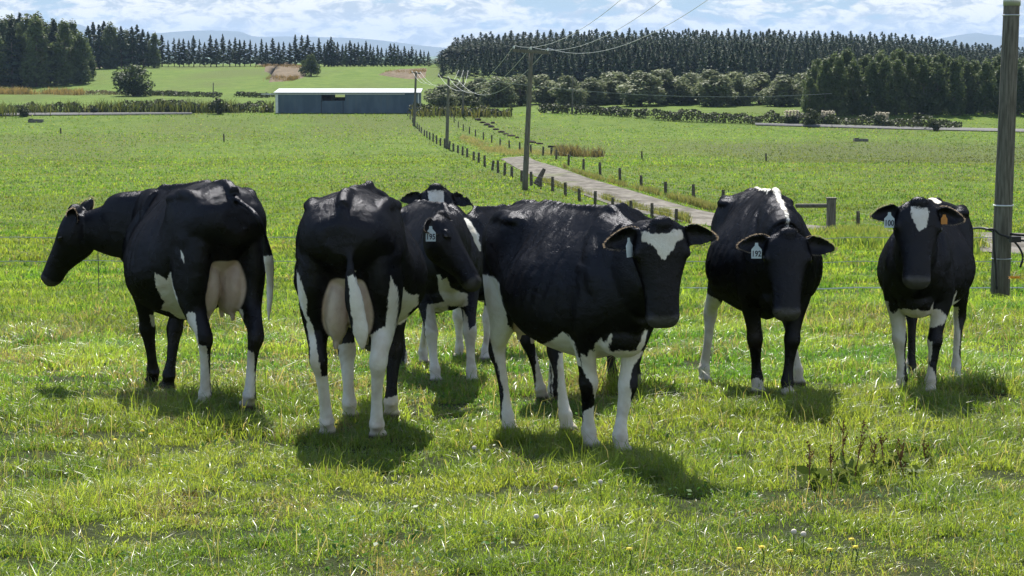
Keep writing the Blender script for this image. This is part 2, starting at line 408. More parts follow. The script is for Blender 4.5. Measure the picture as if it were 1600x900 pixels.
def _eh():
    m = NT('ear_hair'); t = m.n('ShaderNodeBsdfTranslucent'); t.inputs[0].default_value = (.45, .36, .25, 1)
    x = m.n('ShaderNodeMixShader'); x.inputs[0].default_value = .5
    m.L(m.bsdf((.16, .13, .10), .4, .5), x.inputs[1]); m.L(t.outputs[0], x.inputs[2]); return m.done(x.outputs[0])
M_EARHAIR = _eh()
def make_cow(label, hooves, s, head, white=(), tail=None, udder=None, up=None, ears=((.25, .0), (.25, .0)), tags=(), dirt=(), skinp=(), belly=1.0, zoff=0.0, cupn=None, tilt=0.0, earlen=.92, voxel=.0105, lift=0.0, neckk=1.0, poll_hair=True, tailw=None):
    """hooves: world points hind right, hind left, fore right, fore left (the cow's own sides)
    head: (poll point, muzzle point) in the world"""
    hr, hl, fr, fl = [Vector(h) for h in hooves]
    hm, fm = (hr + hl) / 2, (fr + fl) / 2
    mid = (hm + fm) / 2; d = fm - hm; rz = math.atan2(d.y, d.x)
    base = Vector((mid.x, mid.y, (hm.z + fm.z) / 2 + zoff))
    pitch = 0.0
    M = Matrix.Translation(base) @ Matrix.Rotation(rz, 4, 'Z') @ Matrix.Scale(s, 4); MI = M.inverted()
    def loc(p): return np.array(MI @ Vector(p))
    B = Solid()
    # torso
    slope = (fm.z - hm.z) / max((fm - hm).to_2d().length, .5) * .65 + lift
    T = cr(TORSO, 5); rings = []
    for r in T:
        x, zt, zb = r[0], r[1], r[2]
        k = 1 + (belly - 1) * math.exp(-((x - .02) / .38) ** 2)
        w = r[3:] * k; w[4:8] *= 1
        zb = zt - (zt - zb) * (1 + (k - 1) * .35)
        z = zt + (zb - zt) * SF
        q = cr(np.stack([np.zeros(10), np.maximum(w, 0), z], 1), 2)
        y = np.concatenate([q[:, 1], -q[-2:0:-1, 1]]); zz = np.concatenate([q[:, 2], q[-2:0:-1, 2]])
        rings.append(np.stack([np.full(len(y), x), y, zz], 1))
    B.loft(rings)
    for sy in (1, -1):
        B.ball((-.40, .215 * sy, 1.35), (.12, .07, .045))
        B.tube([(-.38, .21 * sy, 1.36, .04, .045), (-.60, .20 * sy, 1.35, .05, .055), (-.84, .13 * sy, 1.27, .045, .05)])            # hook bones
        B.ball((-.86, .125 * sy, 1.235), (.055, .045, .055))           # pin bones
        B.ball((-.62, .23 * sy, 1.08), (.13, .07, .12))                # thurl
        B.tube([(.46, .06 * sy, 1.36, .025, .05), (.55, .135 * sy, 1.22, .055, .10), (.65, .175 * sy, 1.04, .07, .12), (.70, .16 * sy, .90, .05, .09)])
    B.tube([(-.55, 0, 1.42, .04, .04), (-.74, 0, 1.42, .038, .035), (-.87, 0, 1.37, .035, .035)])
    B.tube([(-.4, 0, 1.445, .03, .025), (0, 0, 1.44, .028, .022), (.4, 0, 1.44, .028, .025), (.54, 0, 1.445, .028, .025), (.68, 0, 1.36, .02, .02)])
    B.ball((.66, 0, .73), (.17, .15, .14))
    for a_ in B.V: a_[:, 2] += slope * a_[:, 0]
    # legs
    def leg(tab, target, side):
        t = loc(target); end = np.array([tab[-1][0], tab[-1][1] * side]); dl = t[:2] - end; gz = t[2]
        rows = []
        for x, y, z, a, b in tab:
            w = np.clip((1.02 - z) / .9, 0, 1); w = w * w * (3 - 2 * w) if z > .5 else w
            zz = z + (slope * x if z > .9 else 0)
            rows.append((x + dl[0] * w, y * side + dl[1] * w, zz + gz * np.clip((1 - z), 0, 1), a, b))
        B.tube(rows)
        for cl in (-.026, .026):      # cloven hoof
            e = rows[-1]; B.ball((e[0] + .018, e[1] + cl, gz + .026), (.058, .030, .04))
        e = rows[-4]; B.ball((e[0] - .045, e[1], e[2] - .01), (.02, .03, .02))
        return rows
    for tab, p, sd in ((HIND, hr, -1), (HIND, hl, 1), (FORE, fr, -1), (FORE, fl, 1)): leg(tab, p, sd)
    # head frame
    P, Mz = loc(head[0]), loc(head[1])
    u = Mz - P; hl_ = np.linalg.norm(u); u /= hl_; hs = hl_ / .60
    upv = np.array([0, 0, 1.]) if up is None else loc(Vector(up) + base) - loc(base)
    n_ = upv - u * upv.dot(u)
    if np.linalg.norm(n_) < .05: n_ = np.array([1., 0, 0])
    n_ /= np.linalg.norm(n_); v = np.cross(n_, u)
    if tilt:
        n_, v = n_ * math.cos(tilt) + v * math.sin(tilt), v * math.cos(tilt) - n_ * math.sin(tilt)
    HB = np.stack([u, v, n_], 1)         # head space (u, v, n) -> body space
    def hp(a, b, c): return P + HB @ (np.array([a, b, c]) * hs)
    th = np.arange(20) * 2 * math.pi / 20; rings = []
    for r in cr(HEAD, 4):
        c, sn = np.cos(th), np.sin(th)
        wid = np.where(sn > 0, r[3], r[3] + (r[4] - r[3]) * (-sn))
        y = np.sign(c) * np.abs(c) ** .8 * wid; zc = (r[1] + r[2]) / 2; zh = (r[1] - r[2]) / 2
        z = zc + np.sign(sn) * np.abs(sn) ** .75 * zh
        rings.append(np.array([hp(r[0], a, b) for a, b in zip(y, z)]))
    B.loft(rings)
    for sy in (1, -1):
        B.ball(hp(.155, .148 * sy, -.045), (.045 * hs, .02 * hs, .03 * hs), HB)      # brow
        B.ball(hp(.535, .062 * sy, -.062), (.04 * hs, .034 * hs, .03 * hs), HB)      # nostril rims
        B.ball(hp(.20, .075 * sy, -.15), (.11 * hs, .03 * hs, .07 * hs), HB)        # cheek
    B.ball(hp(-.01, 0, -.03), (.05 * hs, .07 * hs, .06 * hs), HB)                     # poll
    B.ball(hp(.50, 0, -.15), (.06 * hs, .05 * hs, .025 * hs), HB)
    # neck: from deep inside the shoulders to behind the poll and jaw
    nb = np.array([.46, 0, 1.13 + slope * .5]); ne = hp(.085, 0, -.125)
    dirp = nb + np.array([.32, 0, -.02])
    pen = ne + (dirp - ne) * .33 - HB @ np.array([0, 0, .035]) + np.array([0, 0, .02])
    m1 = dirp * .62 + ne * .38 + np.array([0, 0, .03])
    pts = [nb, dirp, m1, pen, ne]
    rr = [(.18, .31), (.165, .285), (.14, .225), (.11, .165), (.09, .115)]
    rows = [tuple(p) + (r[0], r[1] * (neckk if 0 < i_ < 4 else 1)) for i_, (p, r) in enumerate(zip(pts, rr))]
    latn = (np.array([0, 1., 0]) + v * .8)
    B.tube(rows, lat=latn, n=22)
    B.tube([tuple(dirp + np.array([.02, 0, -.22])) + (.035, .06), tuple(m1 + np.array([.02, 0, -.17])) + (.028, .05), tuple(hp(.14, 0, -.20)) + (.03, .04)], lat=latn)
    B.tube([(.28, 0, 1.37 + slope * .3, .06, .05), (.50, 0, 1.385 + slope * .5, .06, .06), tuple(dirp + np.array([0, 0, .215])) + (.06, .06), tuple(m1 + np.array([0, 0, .15])) + (.05, .05)], lat=latn)
    # ears
    earinfo = []
    for i, sy in enumerate((-1, 1)):          # right ear, left ear
        droop, fwd = ears[i][:2]; lf = ears[i][2] if len(ears[i]) > 2 else 0.0
        ax = np.array([droop, sy * 1.0, -.22 + fwd]); ax /= np.linalg.norm(ax)
        face = np.array([.25 * (1 - lf), (.15 + lf * 1.4) * sy, 1.0 - lf]); face = face - ax * face.dot(ax); face /= np.linalg.norm(face)
        wd = np.cross(ax, face)
        o = np.array([.045, .108 * sy, -.06])
        Ln = .25 * earlen; rings = []
        for a in np.linspace(0, 1, 14):
            hw = (.35 + .65 * earlen) * (.020 + .050 * math.sin(min(1, a * 1.05) ** .75 * math.pi) ** .8) * (1 if a < .97 else .5)
            if a < .2: hw = .030 + .1 * a
            cup = .036 * math.sin(a ** .8 * math.pi) + .01
            top, bot = [], []
            for b in np.linspace(-1, 1, 9):
                c = o + ax * Ln * a + wd * hw * b - face * cup * (1 - b * b) * 1.0
                tk = .0125 + .016 * max(0, .25 - a) * 4 * .5
                top.append(c + face * tk * (1 - .3 * abs(b))); bot.append(c - face * tk * (1 - .3 * abs(b)))
            rings.append(np.array([P + HB @ (q * hs) for q in top + bot[::-1]]))
        B.loft(rings)
        earinfo.append((o, ax, face, wd))
    # udder and teats
    if udder:
        ux, uw, uz0, uz1 = udder           # x, half width, bottom, top
        for sy in (1, -1):
            B.ball((ux - .03, uw * .52 * sy, (uz0 + uz1) / 2), (.17, uw * .55, (uz1 - uz0) / 2))
            B.ball((ux + .15, uw * .52 * sy, (uz0 + uz1) / 2 + .03), (.17, uw * .53, (uz1 - uz0) / 2 - .02))
            for dx in (-.08, .12):
                B.tube([(ux + dx, uw * .55 * sy, uz0 + .05, .022, .022), (ux + dx, uw * .56 * sy, uz0 - .010, .018, .018), (ux + dx, uw * .56 * sy, uz0 - .035, .014, .014)], n=10)
    # tail
    if tail is None: tail = [(-.95, 0, 1.2), (-.95, 0, .95), (-.93, 0, .7), (-.93, 0, .55)]
    else: tail = [tuple(loc(p)) for p in tail]
    tw = tailw or (.028, .026, .024, .04, .034, .012)
    tp = [(-.80, 0, 1.38 - slope * .8), (-.89, 0, 1.33 - slope * .9)] + list(tail)
    tp = cr(tp, 3); rad = np.interp(np.linspace(0, 1, len(tp)), np.linspace(0, 1, len(tw)), tw)
    B.tube([tuple(p) + (r, r * .8) for p, r in zip(tp, rad)], n=12, sub=3)
    # fuse into one skin
    me = bpy.data.meshes.new('skin')
    V = np.vstack(B.V); me.from_pydata((V * s).tolist(), [], B.F); me.update()
    tmp = bpy.data.objects.new('tmp', me); COL.objects.link(tmp)
    rm = tmp.modifiers.new('r', 'REMESH'); rm.mode = 'VOXEL'; rm.voxel_size = voxel; rm.adaptivity = 0
    sm = tmp.modifiers.new('s', 'SMOOTH'); sm.factor = .5; sm.iterations = 9
    dg = bpy.context.evaluated_depsgraph_get()
    body = bpy.data.meshes.new_from_object(tmp.evaluated_get(dg))
    bpy.data.objects.remove(tmp); bpy.data.meshes.remove(me)
    n = len(body.vertices); co = np.empty(n * 3, np.float32); body.vertices.foreach_get('co', co); co = co.reshape(-1, 3).astype(float)
    no = np.empty(n * 3, np.float32); body.vertices.foreach_get('normal', no); no = no.reshape(-1, 3)
    L = co / s
    # ribs, loose folds and muscle relief
    x, y, z = L[:, 0], L[:, 1], L[:, 2]
    side = np.clip((np.abs(y) - .08) / .12, 0, 1) * np.clip((x + .28) / .1, 0, 1) * np.clip((.50 - x) / .12, 0, 1) * np.clip((z - .80) / .12, 0, 1) * np.clip((1.42 - z) / .06, 0, 1)
    rib = np.sin((x + (1.4 - z) * .28) * 2 * math.pi / .092)
    disp = side * rib * .0022
    disp += (fbm(x * 9 + y * 5 + 40, z * 9 + 40, int(s * 1000) % 97, 3) - .5) * .014 * np.clip((z - .6) / .2, 0, 1) * (x < .8)
    spn = np.clip((.06 - np.abs(y)) / .05, 0, 1) * np.clip((z - 1.38) / .04, 0, 1) * (x < .5) * (x > -.75)
    disp += spn * .0030 * np.sin(x * 2 * math.pi / .065)
    co = co + no * (disp * s)[:, None]
    body.vertices.foreach_set('co', co.astype(np.float32).ravel())
    # world positions for the coat markings
    Mr = np.array((Matrix.Translation(base) @ Matrix.Rotation(rz, 4, 'Z')).to_3x3())
    Wp = co @ Mr.T + np.array(base)
    hq = (L - P) @ HB / hs
    coat = np.full(n, -1.0)
    for wdef in white:
        if wdef[0] == 'poly':
            _, Y, pts, y0, y1 = wdef
            q = [at(a, b, Y) for a, b in pts]
            dd = poly_sdf(Wp[:, 0], Wp[:, 2], [(p.x, p.z) for p in q])
            dd = np.minimum(dd, np.minimum(Wp[:, 1] - y0, y1 - Wp[:, 1]) * .5)
        elif wdef[0] == 'head':          # polygon on the forehead in (lateral, along-face) metres
            dd = poly_sdf(hq[:, 1], hq[:, 0], wdef[1]); dd = np.minimum(dd, hq[:, 2] + .09)
            dd = np.where((hq[:, 0] > -.05) & (hq[:, 0] < .7) & (np.abs(hq[:, 1]) < .2), dd, -1)
        elif wdef[0] == 'ell':           # ellipsoid in the cow's own frame
            c, r = np.array(wdef[1]), np.array(wdef[2])
            dd = (1 - np.linalg.norm((L - c) / r, axis=1)) * min(r)
        if len(wdef) > 5 and wdef[5] == 'black': coat = np.minimum(coat, -dd)
        else: coat = np.maximum(coat, dd)
    gz = H(Wp[:, 0], Wp[:, 1]); hgt = Wp[:, 2] - gz
    ud = np.zeros(n)
    if udder:
        ux, uw, uz0, uz1 = udder
        q = np.stack([(x - ux - .05) / .34, y / (uw * 1.22), (z - (uz0 + uz1) / 2) / ((uz1 - uz0) / 2 + .03)], 1)
        ud = np.clip((1.08 - np.linalg.norm(q, axis=1)) / .06, 0, 1)
        teat = (z < uz0 + .02) & (z > uz0 - .09) & (np.abs(y) < uw) & (np.abs(x - ux - .02) < .2) & (np.abs(np.abs(y) - uw * .55) < .04)
        ud = np.maximum(ud, teat * 1.0)
    dirtv = np.zeros(n)
    for c, r in dirt:
        pc = np.array(at(*c)); dirtv = np.maximum(dirtv, np.clip(1.4 * (1 - np.linalg.norm(Wp - pc, axis=1) / r), 0, .75))
    dirtv = np.maximum(dirtv, np.clip((.14 - hgt) / .10, 0, 1) * .35)
    stain = np.clip((fbm(x * 14 + 9, z * 10 + y * 8 + 30, 23, 3) - .46) * 4, 0, 1) * np.clip((.75 - hgt) / .3, 0, 1) * .38
    dirtv = np.maximum(dirtv, stain)
    hoof = np.clip((.052 - hgt) / .02, 0, 1)
    nose = np.clip((hq[:, 0] - .515) / .03, 0, 1) * (np.abs(hq[:, 1]) < .12)
    nose = np.where(np.abs(hq[:, 2] + .09) < .15, nose, 0)
    for nm, a in (('coat', coat), ('udder', ud), ('dirt', dirtv), ('hoof', hoof), ('nose', nose)):
        at_ = body.attributes.new(nm, 'FLOAT', 'POINT'); at_.data.foreach_set('value', a.astype(np.float32))
    body.name = 'cow'; body.materials.clear(); body.materials.append(M_COW); body.shade_smooth()
    o = link('dairy_cow', body); o.location = base; o.rotation_euler = (0, 0, rz)
    tag(o, label, 'cow', 'dairy cows standing in the paddock')
    HBs = Matrix([[HB[r][c] for c in range(3)] for r in range(3)])
    def hpos(a, b, c): return Vector(hp(a, b, c)) * s
    for sy in (1, -1):
        mb = Solid(); mb.ball(np.array(hpos(.165, .158 * sy, -.058)), (.022 * hs * s, .014 * hs * s, .018 * hs * s), HB)
        e = bpy.data.meshes.new('eye'); e.from_pydata(np.vstack(mb.V).tolist(), [], mb.F); e.update(); e.shade_smooth()
        link('eye', e, M_EYE, o)
    # curly hair on the poll
    if poll_hair:
        rng = np.random.default_rng(int(s * 977) + len(label)); k = 420
        a = rng.uniform(-.045, .05, k); b = rng.normal(0, .042, k); b = np.clip(b, -.085, .085)
        Vh, Fh = [], []
        for i in range(k):
            p = hp(a[i], b[i], .012 - .5 * max(0, -a[i]) - 3.2 * b[i] ** 2)
            dr = HB @ np.array([-.35 + rng.normal(0, .5), b[i] * 9 + rng.normal(0, .45), .8]); dr /= np.linalg.norm(dr)
            ln = rng.uniform(.010, .022) * hs; sd = np.cross(dr, rng.normal(0, 1, 3)); sd /= np.linalg.norm(sd); sd *= .0022
            q = p + dr * ln; bb = len(Vh)
            Vh += [tuple((p - sd) * s), tuple((p + sd) * s), tuple(q * s)]; Fh.append((bb, bb + 1, bb + 2))
        hm_ = bpy.data.meshes.new('poll_hair'); hm_.from_pydata(Vh, [], Fh); hm_.update()
        link('poll_hair', hm_, M_HAIR, o)
    # pale hair fringing the ears
    rng = np.random.default_rng(len(label) * 7)
    for (oo, ax, face, wd) in earinfo:
        Vh, Fh = [], []
        for i in range(240):
            t = rng.uniform(0, 1); b = rng.choice((-1, 1)); a = t ** .7
            if rng.random() < .25: a = 1.0; b = rng.uniform(-1, 1)
            hw = (.35 + .65 * earlen) * (.020 + .050 * math.sin(min(1, a * 1.05) ** .75 * math.pi) ** .8)
            if a > .97: hw *= .6
            p = oo + ax * .247 * earlen * a + wd * hw * b * .96
            dr = wd * b * (1 - a * .6) + ax * (.5 + a * .8) + face * rng.normal(.2, .4) + rng.normal(0, .15, 3); dr /= np.linalg.norm(dr)
            ln = rng.uniform(.007, .018); sd = np.cross(dr, face); sd /= np.linalg.norm(sd) + 1e-6; sd *= .0011
            bb = len(Vh)
            for q in (p - sd, p + sd, p + dr * ln): Vh.append(tuple((P + HB @ (q * hs)) * s))
            Fh.append((bb, bb + 1, bb + 2))
        em = bpy.data.meshes.new('ear_hair'); em.from_pydata(Vh, [], Fh); em.update()
        link('ear_hair', em, M_EARHAIR, o)
    # ear tags
    for (ei, text, mat, frac, toward, *push) in tags:
        push = push[0] if push else .020
        oo, ax, face, wd = earinfo[ei]
        c = Vector(P + HB @ ((oo + ax * .25 * earlen * frac - face * .004 + face * .012) * hs)) * s
        wpos = Vector(Mr @ np.array(c)) + base
        view = (Vector(toward) if toward else (cam.location - wpos)).normalized()
        side_ = Vector((0, 0, 1)).cross(view).normalized(); upw = view.cross(side_).normalized()
        sc_ = 1.0
        ts = .62 if mat is M_TAGO else 1.0; w2, h2 = .035 * ts, .039 * ts
        prof = [(-w2, -h2), (w2, -h2), (w2, h2 * .6), (.012, h2 * 1.25), (.010, h2 * 1.75), (-.010, h2 * 1.75), (-.012, h2 * 1.25), (-w2, h2 * .6)]
        top = wpos; Vt = []; k = len(prof)
        Rinv = np.array(Mr).T
        for dz in (.0015, -.0015):
            for a, b in prof:
                wv = top + side_ * a + upw * (b - h2 * 1.55) + view * (dz + push)
                Vt.append(tuple(Rinv @ (np.array(wv) - np.array(base))))
        Ft = [tuple(range(k)), tuple(range(2 * k - 1, k - 1, -1))] + [(i, i + k, (i + 1) % k + k, (i + 1) % k) for i in range(k)]
        tm = bpy.data.meshes.new('ear_tag'); tm.from_pydata(Vt, [], Ft); tm.update()
        to = link('ear_tag', tm, mat, o)
        if text:
            cu = bpy.data.curves.new('num', 'FONT'); cu.body = text; cu.size = .048; cu.align_x = 'CENTER'; cu.align_y = 'CENTER'; cu.offset = .0012
            cu.resolution_u = 3
            to2 = bpy.data.objects.new('tmp', cu); COL.objects.link(to2)
            dg = bpy.context.evaluated_depsgraph_get(); tmesh = bpy.data.meshes.new_from_object(to2.evaluated_get(dg)); bpy.data.objects.remove(to2)
            kk = len(tmesh.vertices); tc = np.empty(kk * 3, np.float32); tmesh.vertices.foreach_get('co', tc); tc = tc.reshape(-1, 3)
            org = np.array(top + upw * (-h2 * 1.55 - .008) + view * (push + .0025))
            wv = org + tc[:, :1] * np.array(side_) * .92 + tc[:, 1:2] * np.array(upw) * 1.15
            lv = (wv - np.array(base)) @ np.array(Mr)
            tmesh.vertices.foreach_set('co', lv.astype(np.float32).ravel()); tmesh.update(); tmesh.materials.clear()
            link('tag_number', tmesh, M_INK, to)
    return o

def P_(Y, pts, y0, y1): return ('poly', Y, pts, y0, y1)
# A: seen from behind, head in profile to the left
make_cow("black cow at the herd's left, seen from behind, head turned in profile",
    (gp(387, 641), gp(318, 639), gp(262, 610), gp(237, 605)), 1.06, (at(112, 328, 16.35), at(58, 432, 16.5)), up=(-.9, .1, .45), ears=((-2.2, .3, .6), (-2.2, .35, .8)), earlen=.60, neckk=1.14, lift=-.07,
    tail=[at(399, 335, 14.25), at(413, 370, 14.3), at(420, 410, 14.35), at(422, 450, 14.4), at(419, 502, 14.4)], udder=(-.50, .155, .62, 1.05),
    tailw=(.028, .024, .018, .022, .034, .028, .010),
    white=[P_(15.2, [(249, 420), (255, 424), (264, 426), (270, 430), (279, 418), (290, 455), (300, 508), (270, 506), (262, 490), (250, 486), (259, 470), (251, 450)], 14.5, 16.0),
           P_(15.9, [(231, 492), (247, 498), (246, 510), (236, 512)], 15.2, 16.6),
           P_(14.9, [(296, 484), (304, 480), (312, 484), (316, 510), (317, 531), (332, 532), (334, 660), (300, 660), (303, 560)], 13.9, 15.3),
           P_(14.9, [(374, 480), (381, 482), (383, 540), (402, 545), (404, 660), (370, 660), (372, 540)], 13.9, 15.3),
           P_(14.6, [(280, 392), (286, 402), (286, 414), (281, 402)], 14.0, 15.5),
           P_(16.2, [(225, 600), (285, 600), (285, 640), (225, 640)], 15.4, 17.5),
           P_(14.4, [(411, 398), (428, 398), (432, 515), (408, 515)], 14.0, 14.56)],
    dirt=[((318, 632, 14.9), .07), ((387, 635, 14.8), .07)])
# B: seen straight from behind
make_cow('broad black cow seen squarely from behind, pale udder, white tail switch over it',
    (gp(590, 689), gp(512, 685), gp(612, 655), gp(547, 657)), 1.07, (at(585, 420, 15.35), at(592, 540, 15.5)), belly=.94,
    tail=[at(548, 370, 12.75), at(547, 420, 12.72), at(553, 470, 12.74), at(563, 515, 12.75), at(567, 546, 12.75)], udder=(-.55, .135, .60, 1.02),
    tailw=(.028, .022, .016, .026, .052, .050, .014),
    white=[P_(13.3, [(470, 415), (476, 420), (484, 445), (488, 462), (487, 480), (497, 500), (503, 540), (508, 578), (528, 580), (526, 705), (494, 705), (496, 580), (484, 490), (470, 450)], 12.6, 13.9),
           P_(13.4, [(583, 512), (592, 505), (606, 495), (612, 470), (616, 440), (617, 418), (626, 440), (627, 470), (620, 520), (612, 570), (610, 620), (610, 705), (575, 705), (576, 560)], 12.6, 13.8),
           P_(13.9, [(618, 415), (622, 432), (632, 420), (638, 432), (648, 447), (658, 450), (656, 470), (643, 480), (635, 508), (618, 518), (610, 470)], 13.2, 14.3),
           P_(14.4, [(532, 530), (568, 530), (568, 670), (530, 670)], 13.95, 15.2), P_(14.4, [(598, 615), (628, 610), (630, 670), (598, 670)], 13.95, 15.2),
           P_(12.74, [(546, 432), (552, 425), (556, 432), (572, 480), (582, 550), (555, 552), (549, 480)], 12.5, 12.86)],
    dirt=[((510, 600, 13.3), .10), ((590, 595, 13.3), .10), ((550, 560, 14.4), .08)])
# G: behind, looking at the camera over the back of C
make_cow('black cow with square white forehead looking over the back of its neighbour',
    (gp(786, 550), gp(815, 552), gp(716, 562), gp(757, 566)), .93, (at(681, 294, 18.9), at(684, 388, 18.6)), up=(0, -1, .3), ears=((.10, .15), (.42, .1)),
    white=[('head', [(-.072, .03), (.072, .03), (.070, .18), (-.068, .18)]),
           P_(19.8, [(728, 322), (740, 330), (752, 350), (754, 372), (745, 372), (736, 350)], 18.5, 20.8),
           P_(20.3, [(755, 322), (775, 318), (797, 322), (786, 330), (770, 336)], 19.6, 21.5),
           P_(19, [(640, 470), (830, 470), (830, 600), (640, 600)], 17.5, 22)],
    dirt=[((655, 520, 19.7), .1)], voxel=.014)
# C: front view, head turned away behind B, near ear with tag 195
make_cow('black cow with cream chest patch, head in profile, tag 195 hanging from its ear',
    (gp(630, 575), gp(662, 571), gp(681, 600), gp(738, 600)), .96, (at(695, 337, 15.5), at(762, 441, 15.35)), up=(.9, -.10, .45), ears=((.15, -.15, .35), (.2, .0)),
    tags=[(0, '195', M_TAG, .62, None, .03)],
    white=[P_(16.1, [(680, 440), (686, 436), (687, 448), (697, 438), (700, 458), (710, 466), (722, 470), (728, 476), (728, 492), (716, 496), (700, 492), (692, 482), (684, 470)], 15.4, 16.9),
           P_(16.4, [(664, 482), (698, 478), (700, 620), (660, 620)], 15.7, 17.1),
           P_(16.4, [(722, 492), (731, 505), (733, 520), (742, 512), (745, 494), (752, 478), (752, 500), (750, 520), (746, 545), (758, 620), (720, 620), (724, 545), (721, 520)], 15.7, 17.1),
           P_(17.6, [(640, 478), (670, 478), (672, 600), (625, 600)], 17.0, 19)],
    dirt=[((681, 543, 16.4), .08)])
# H: behind D, walking away
make_cow('white-rumped cow mostly hidden behind the cow with the white forehead triangle',
    (gp(868, 630), gp(848, 627), gp(996, 606), gp(960, 604)), .95, (at(1022, 425, 16.6), at(1030, 490, 16.2)), up=(.5, -.6, .4), earlen=.6,
    white=[('ell', (-.68, 0, 1.42), (.40, .30, .16)), P_(15.1, [(838, 548), (859, 545), (860, 600), (862, 650), (836, 650)], 14.3, 15.9), P_(15.2, [(862, 560), (874, 560), (872, 585), (865, 590), (862, 640)], 14.3, 15.9),
           P_(16.2, [(985, 585), (1010, 585), (1010, 620), (985, 620)], 15.6, 17.2)],
    dirt=[], poll_hair=False, voxel=.014)
# D: the nearest cow
make_cow('nearest black cow facing the camera, jagged white triangle on its forehead',
    (gp(796, 678), gp(887, 677), gp(924, 704), gp(973, 712)), 1.0, (at(1035, 352, 11.95), at(1040, 514, 11.9)), up=(.10, -1, .12), ears=((.28, .1), (.18, .1)), belly=.98,
    tags=[(0, '', M_TAG, .45, (.75, -.5, .1))], udder=(-.50, .15, .60, .86),
    white=[('head', [(-.118, .03), (-.06, .05), (-.02, .045), (.03, .045), (.06, .02), (.115, .025), (.122, .08), (.085, .10), (.045, .15), (.005, .195), (-.015, .185), (-.05, .125), (-.12, .085)]),
           ('ell', (.66, 0, .61), (.22, .16, .07)), P_(13.6, [(750, 430), (770, 425), (781, 432), (786, 460), (795, 500), (812, 530), (830, 545), (824, 560), (814, 600), (808, 700), (782, 700), (786, 600), (770, 540), (750, 480)], 12.9, 14.6),
           P_(13.0, [(808, 524), (822, 538), (838, 542), (852, 530), (862, 520), (876, 504), (884, 508), (893, 518), (900, 540), (904, 556), (870, 562), (830, 556)], 12.2, 13.7),
           P_(13.6, [(872, 552), (902, 552), (905, 700), (870, 700)], 13.05, 14.6),
           P_(12.45, [(908, 556), (918, 560), (922, 545), (930, 556), (936, 550), (946, 580), (946, 640), (940, 725), (905, 725), (914, 655), (934, 640), (926, 610), (912, 580)], 11.8, 13.0),
           P_(12.3, [(931, 545), (940, 530), (946, 538), (955, 524), (952, 545), (960, 562), (972, 572), (990, 566), (998, 545), (1008, 515), (1014, 520), (1002, 560), (988, 600), (992, 730), (955, 730), (960, 620), (962, 600), (940, 570), (928, 565)], 11.6, 13.0)],
    dirt=[((972, 632, 12.4), .10), ((930, 640, 12.4), .04)])
# E: front view, tag 192, white stripe along the spine
make_cow('broad black cow with lowered head, white stripe along spine and tag 192',
    (gp(1101, 601), gp(1247, 604), gp(1184, 618), gp(1231, 622)), 1.03, (at(1232, 366, 14.75), at(1232, 496, 14.55)), up=(0, -1, .15), ears=((.12, .1), (.12, .1)), belly=1.0,
    tags=[(0, '192', M_TAG, .45, None)], earlen=.97,
    white=[('ell', (.12, 0, 1.47), (.46, .024, .10)), ('ell', (.5, 0, 1.45), (.45, .020, .12)), ('ell', (.85, 0, 1.33), (.2, .018, .14)),
           P_(16.5, [(1105, 460), (1120, 468), (1130, 480), (1140, 484), (1150, 560), (1120, 640), (1080, 640), (1085, 600)], 15.95, 17.8),
           P_(16.5, [(1233, 500), (1262, 500), (1262, 640), (1233, 640)], 16.0, 17.8),
           P_(15.5, [(1165, 604), (1184, 590), (1205, 608), (1212, 606), (1231, 598), (1250, 608), (1250, 640), (1165, 640)], 14.8, 15.95)],
    dirt=[((1110, 540, 16.5), .10)])
# F: front view, right end, tag 100
make_cow('black cow with a white blaze and tag 100 beside the big pole',
    (gp(1422, 592), gp(1493, 596), gp(1408, 614), gp(1453, 618)), .97, (at(1437, 318, 15.0), at(1436, 446, 14.8)), up=(0, -1, .2), ears=((.20, .1), (.16, .1)), belly=.88,
    tags=[(0, '100', M_TAG, .42, None), (1, '', M_TAGO, .35, None)],
    white=[('head', [(-.060, .03), (.060, .03), (.064, .10), (.04, .17), (.0, .205), (-.03, .17), (-.056, .10)]),
           P_(15.5, [(1388, 485), (1396, 478), (1402, 492), (1420, 505), (1432, 502), (1446, 498), (1460, 474), (1462, 494), (1448, 506), (1436, 512), (1424, 530), (1426, 640), (1390, 640), (1396, 540)], 14.0, 16.1),
           P_(15.5, [(1441, 540), (1450, 534), (1460, 536), (1460, 555), (1455, 572), (1466, 590), (1468, 640), (1438, 640), (1446, 575), (1448, 556)], 14.8, 16.0),
           P_(15.9, [(1484, 470), (1489, 452), (1490, 470), (1506, 470), (1496, 480), (1484, 492)], 15.2, 16.5),
           P_(16.6, [(1483, 486), (1502, 482), (1506, 500), (1506, 620), (1480, 620)], 16.0, 17.6),
           P_(16.6, [(1408, 520), (1432, 520), (1432, 620), (1408, 620)], 16.0, 17.6),
           ('ell', (-.2, .03, 1.46), (.16, .05, .07)), ('ell', (.68, 0, .62), (.26, .22, .085))],
    dirt=[((1407, 556, 15.5), .09), ((1407, 575, 15.5), .06)])

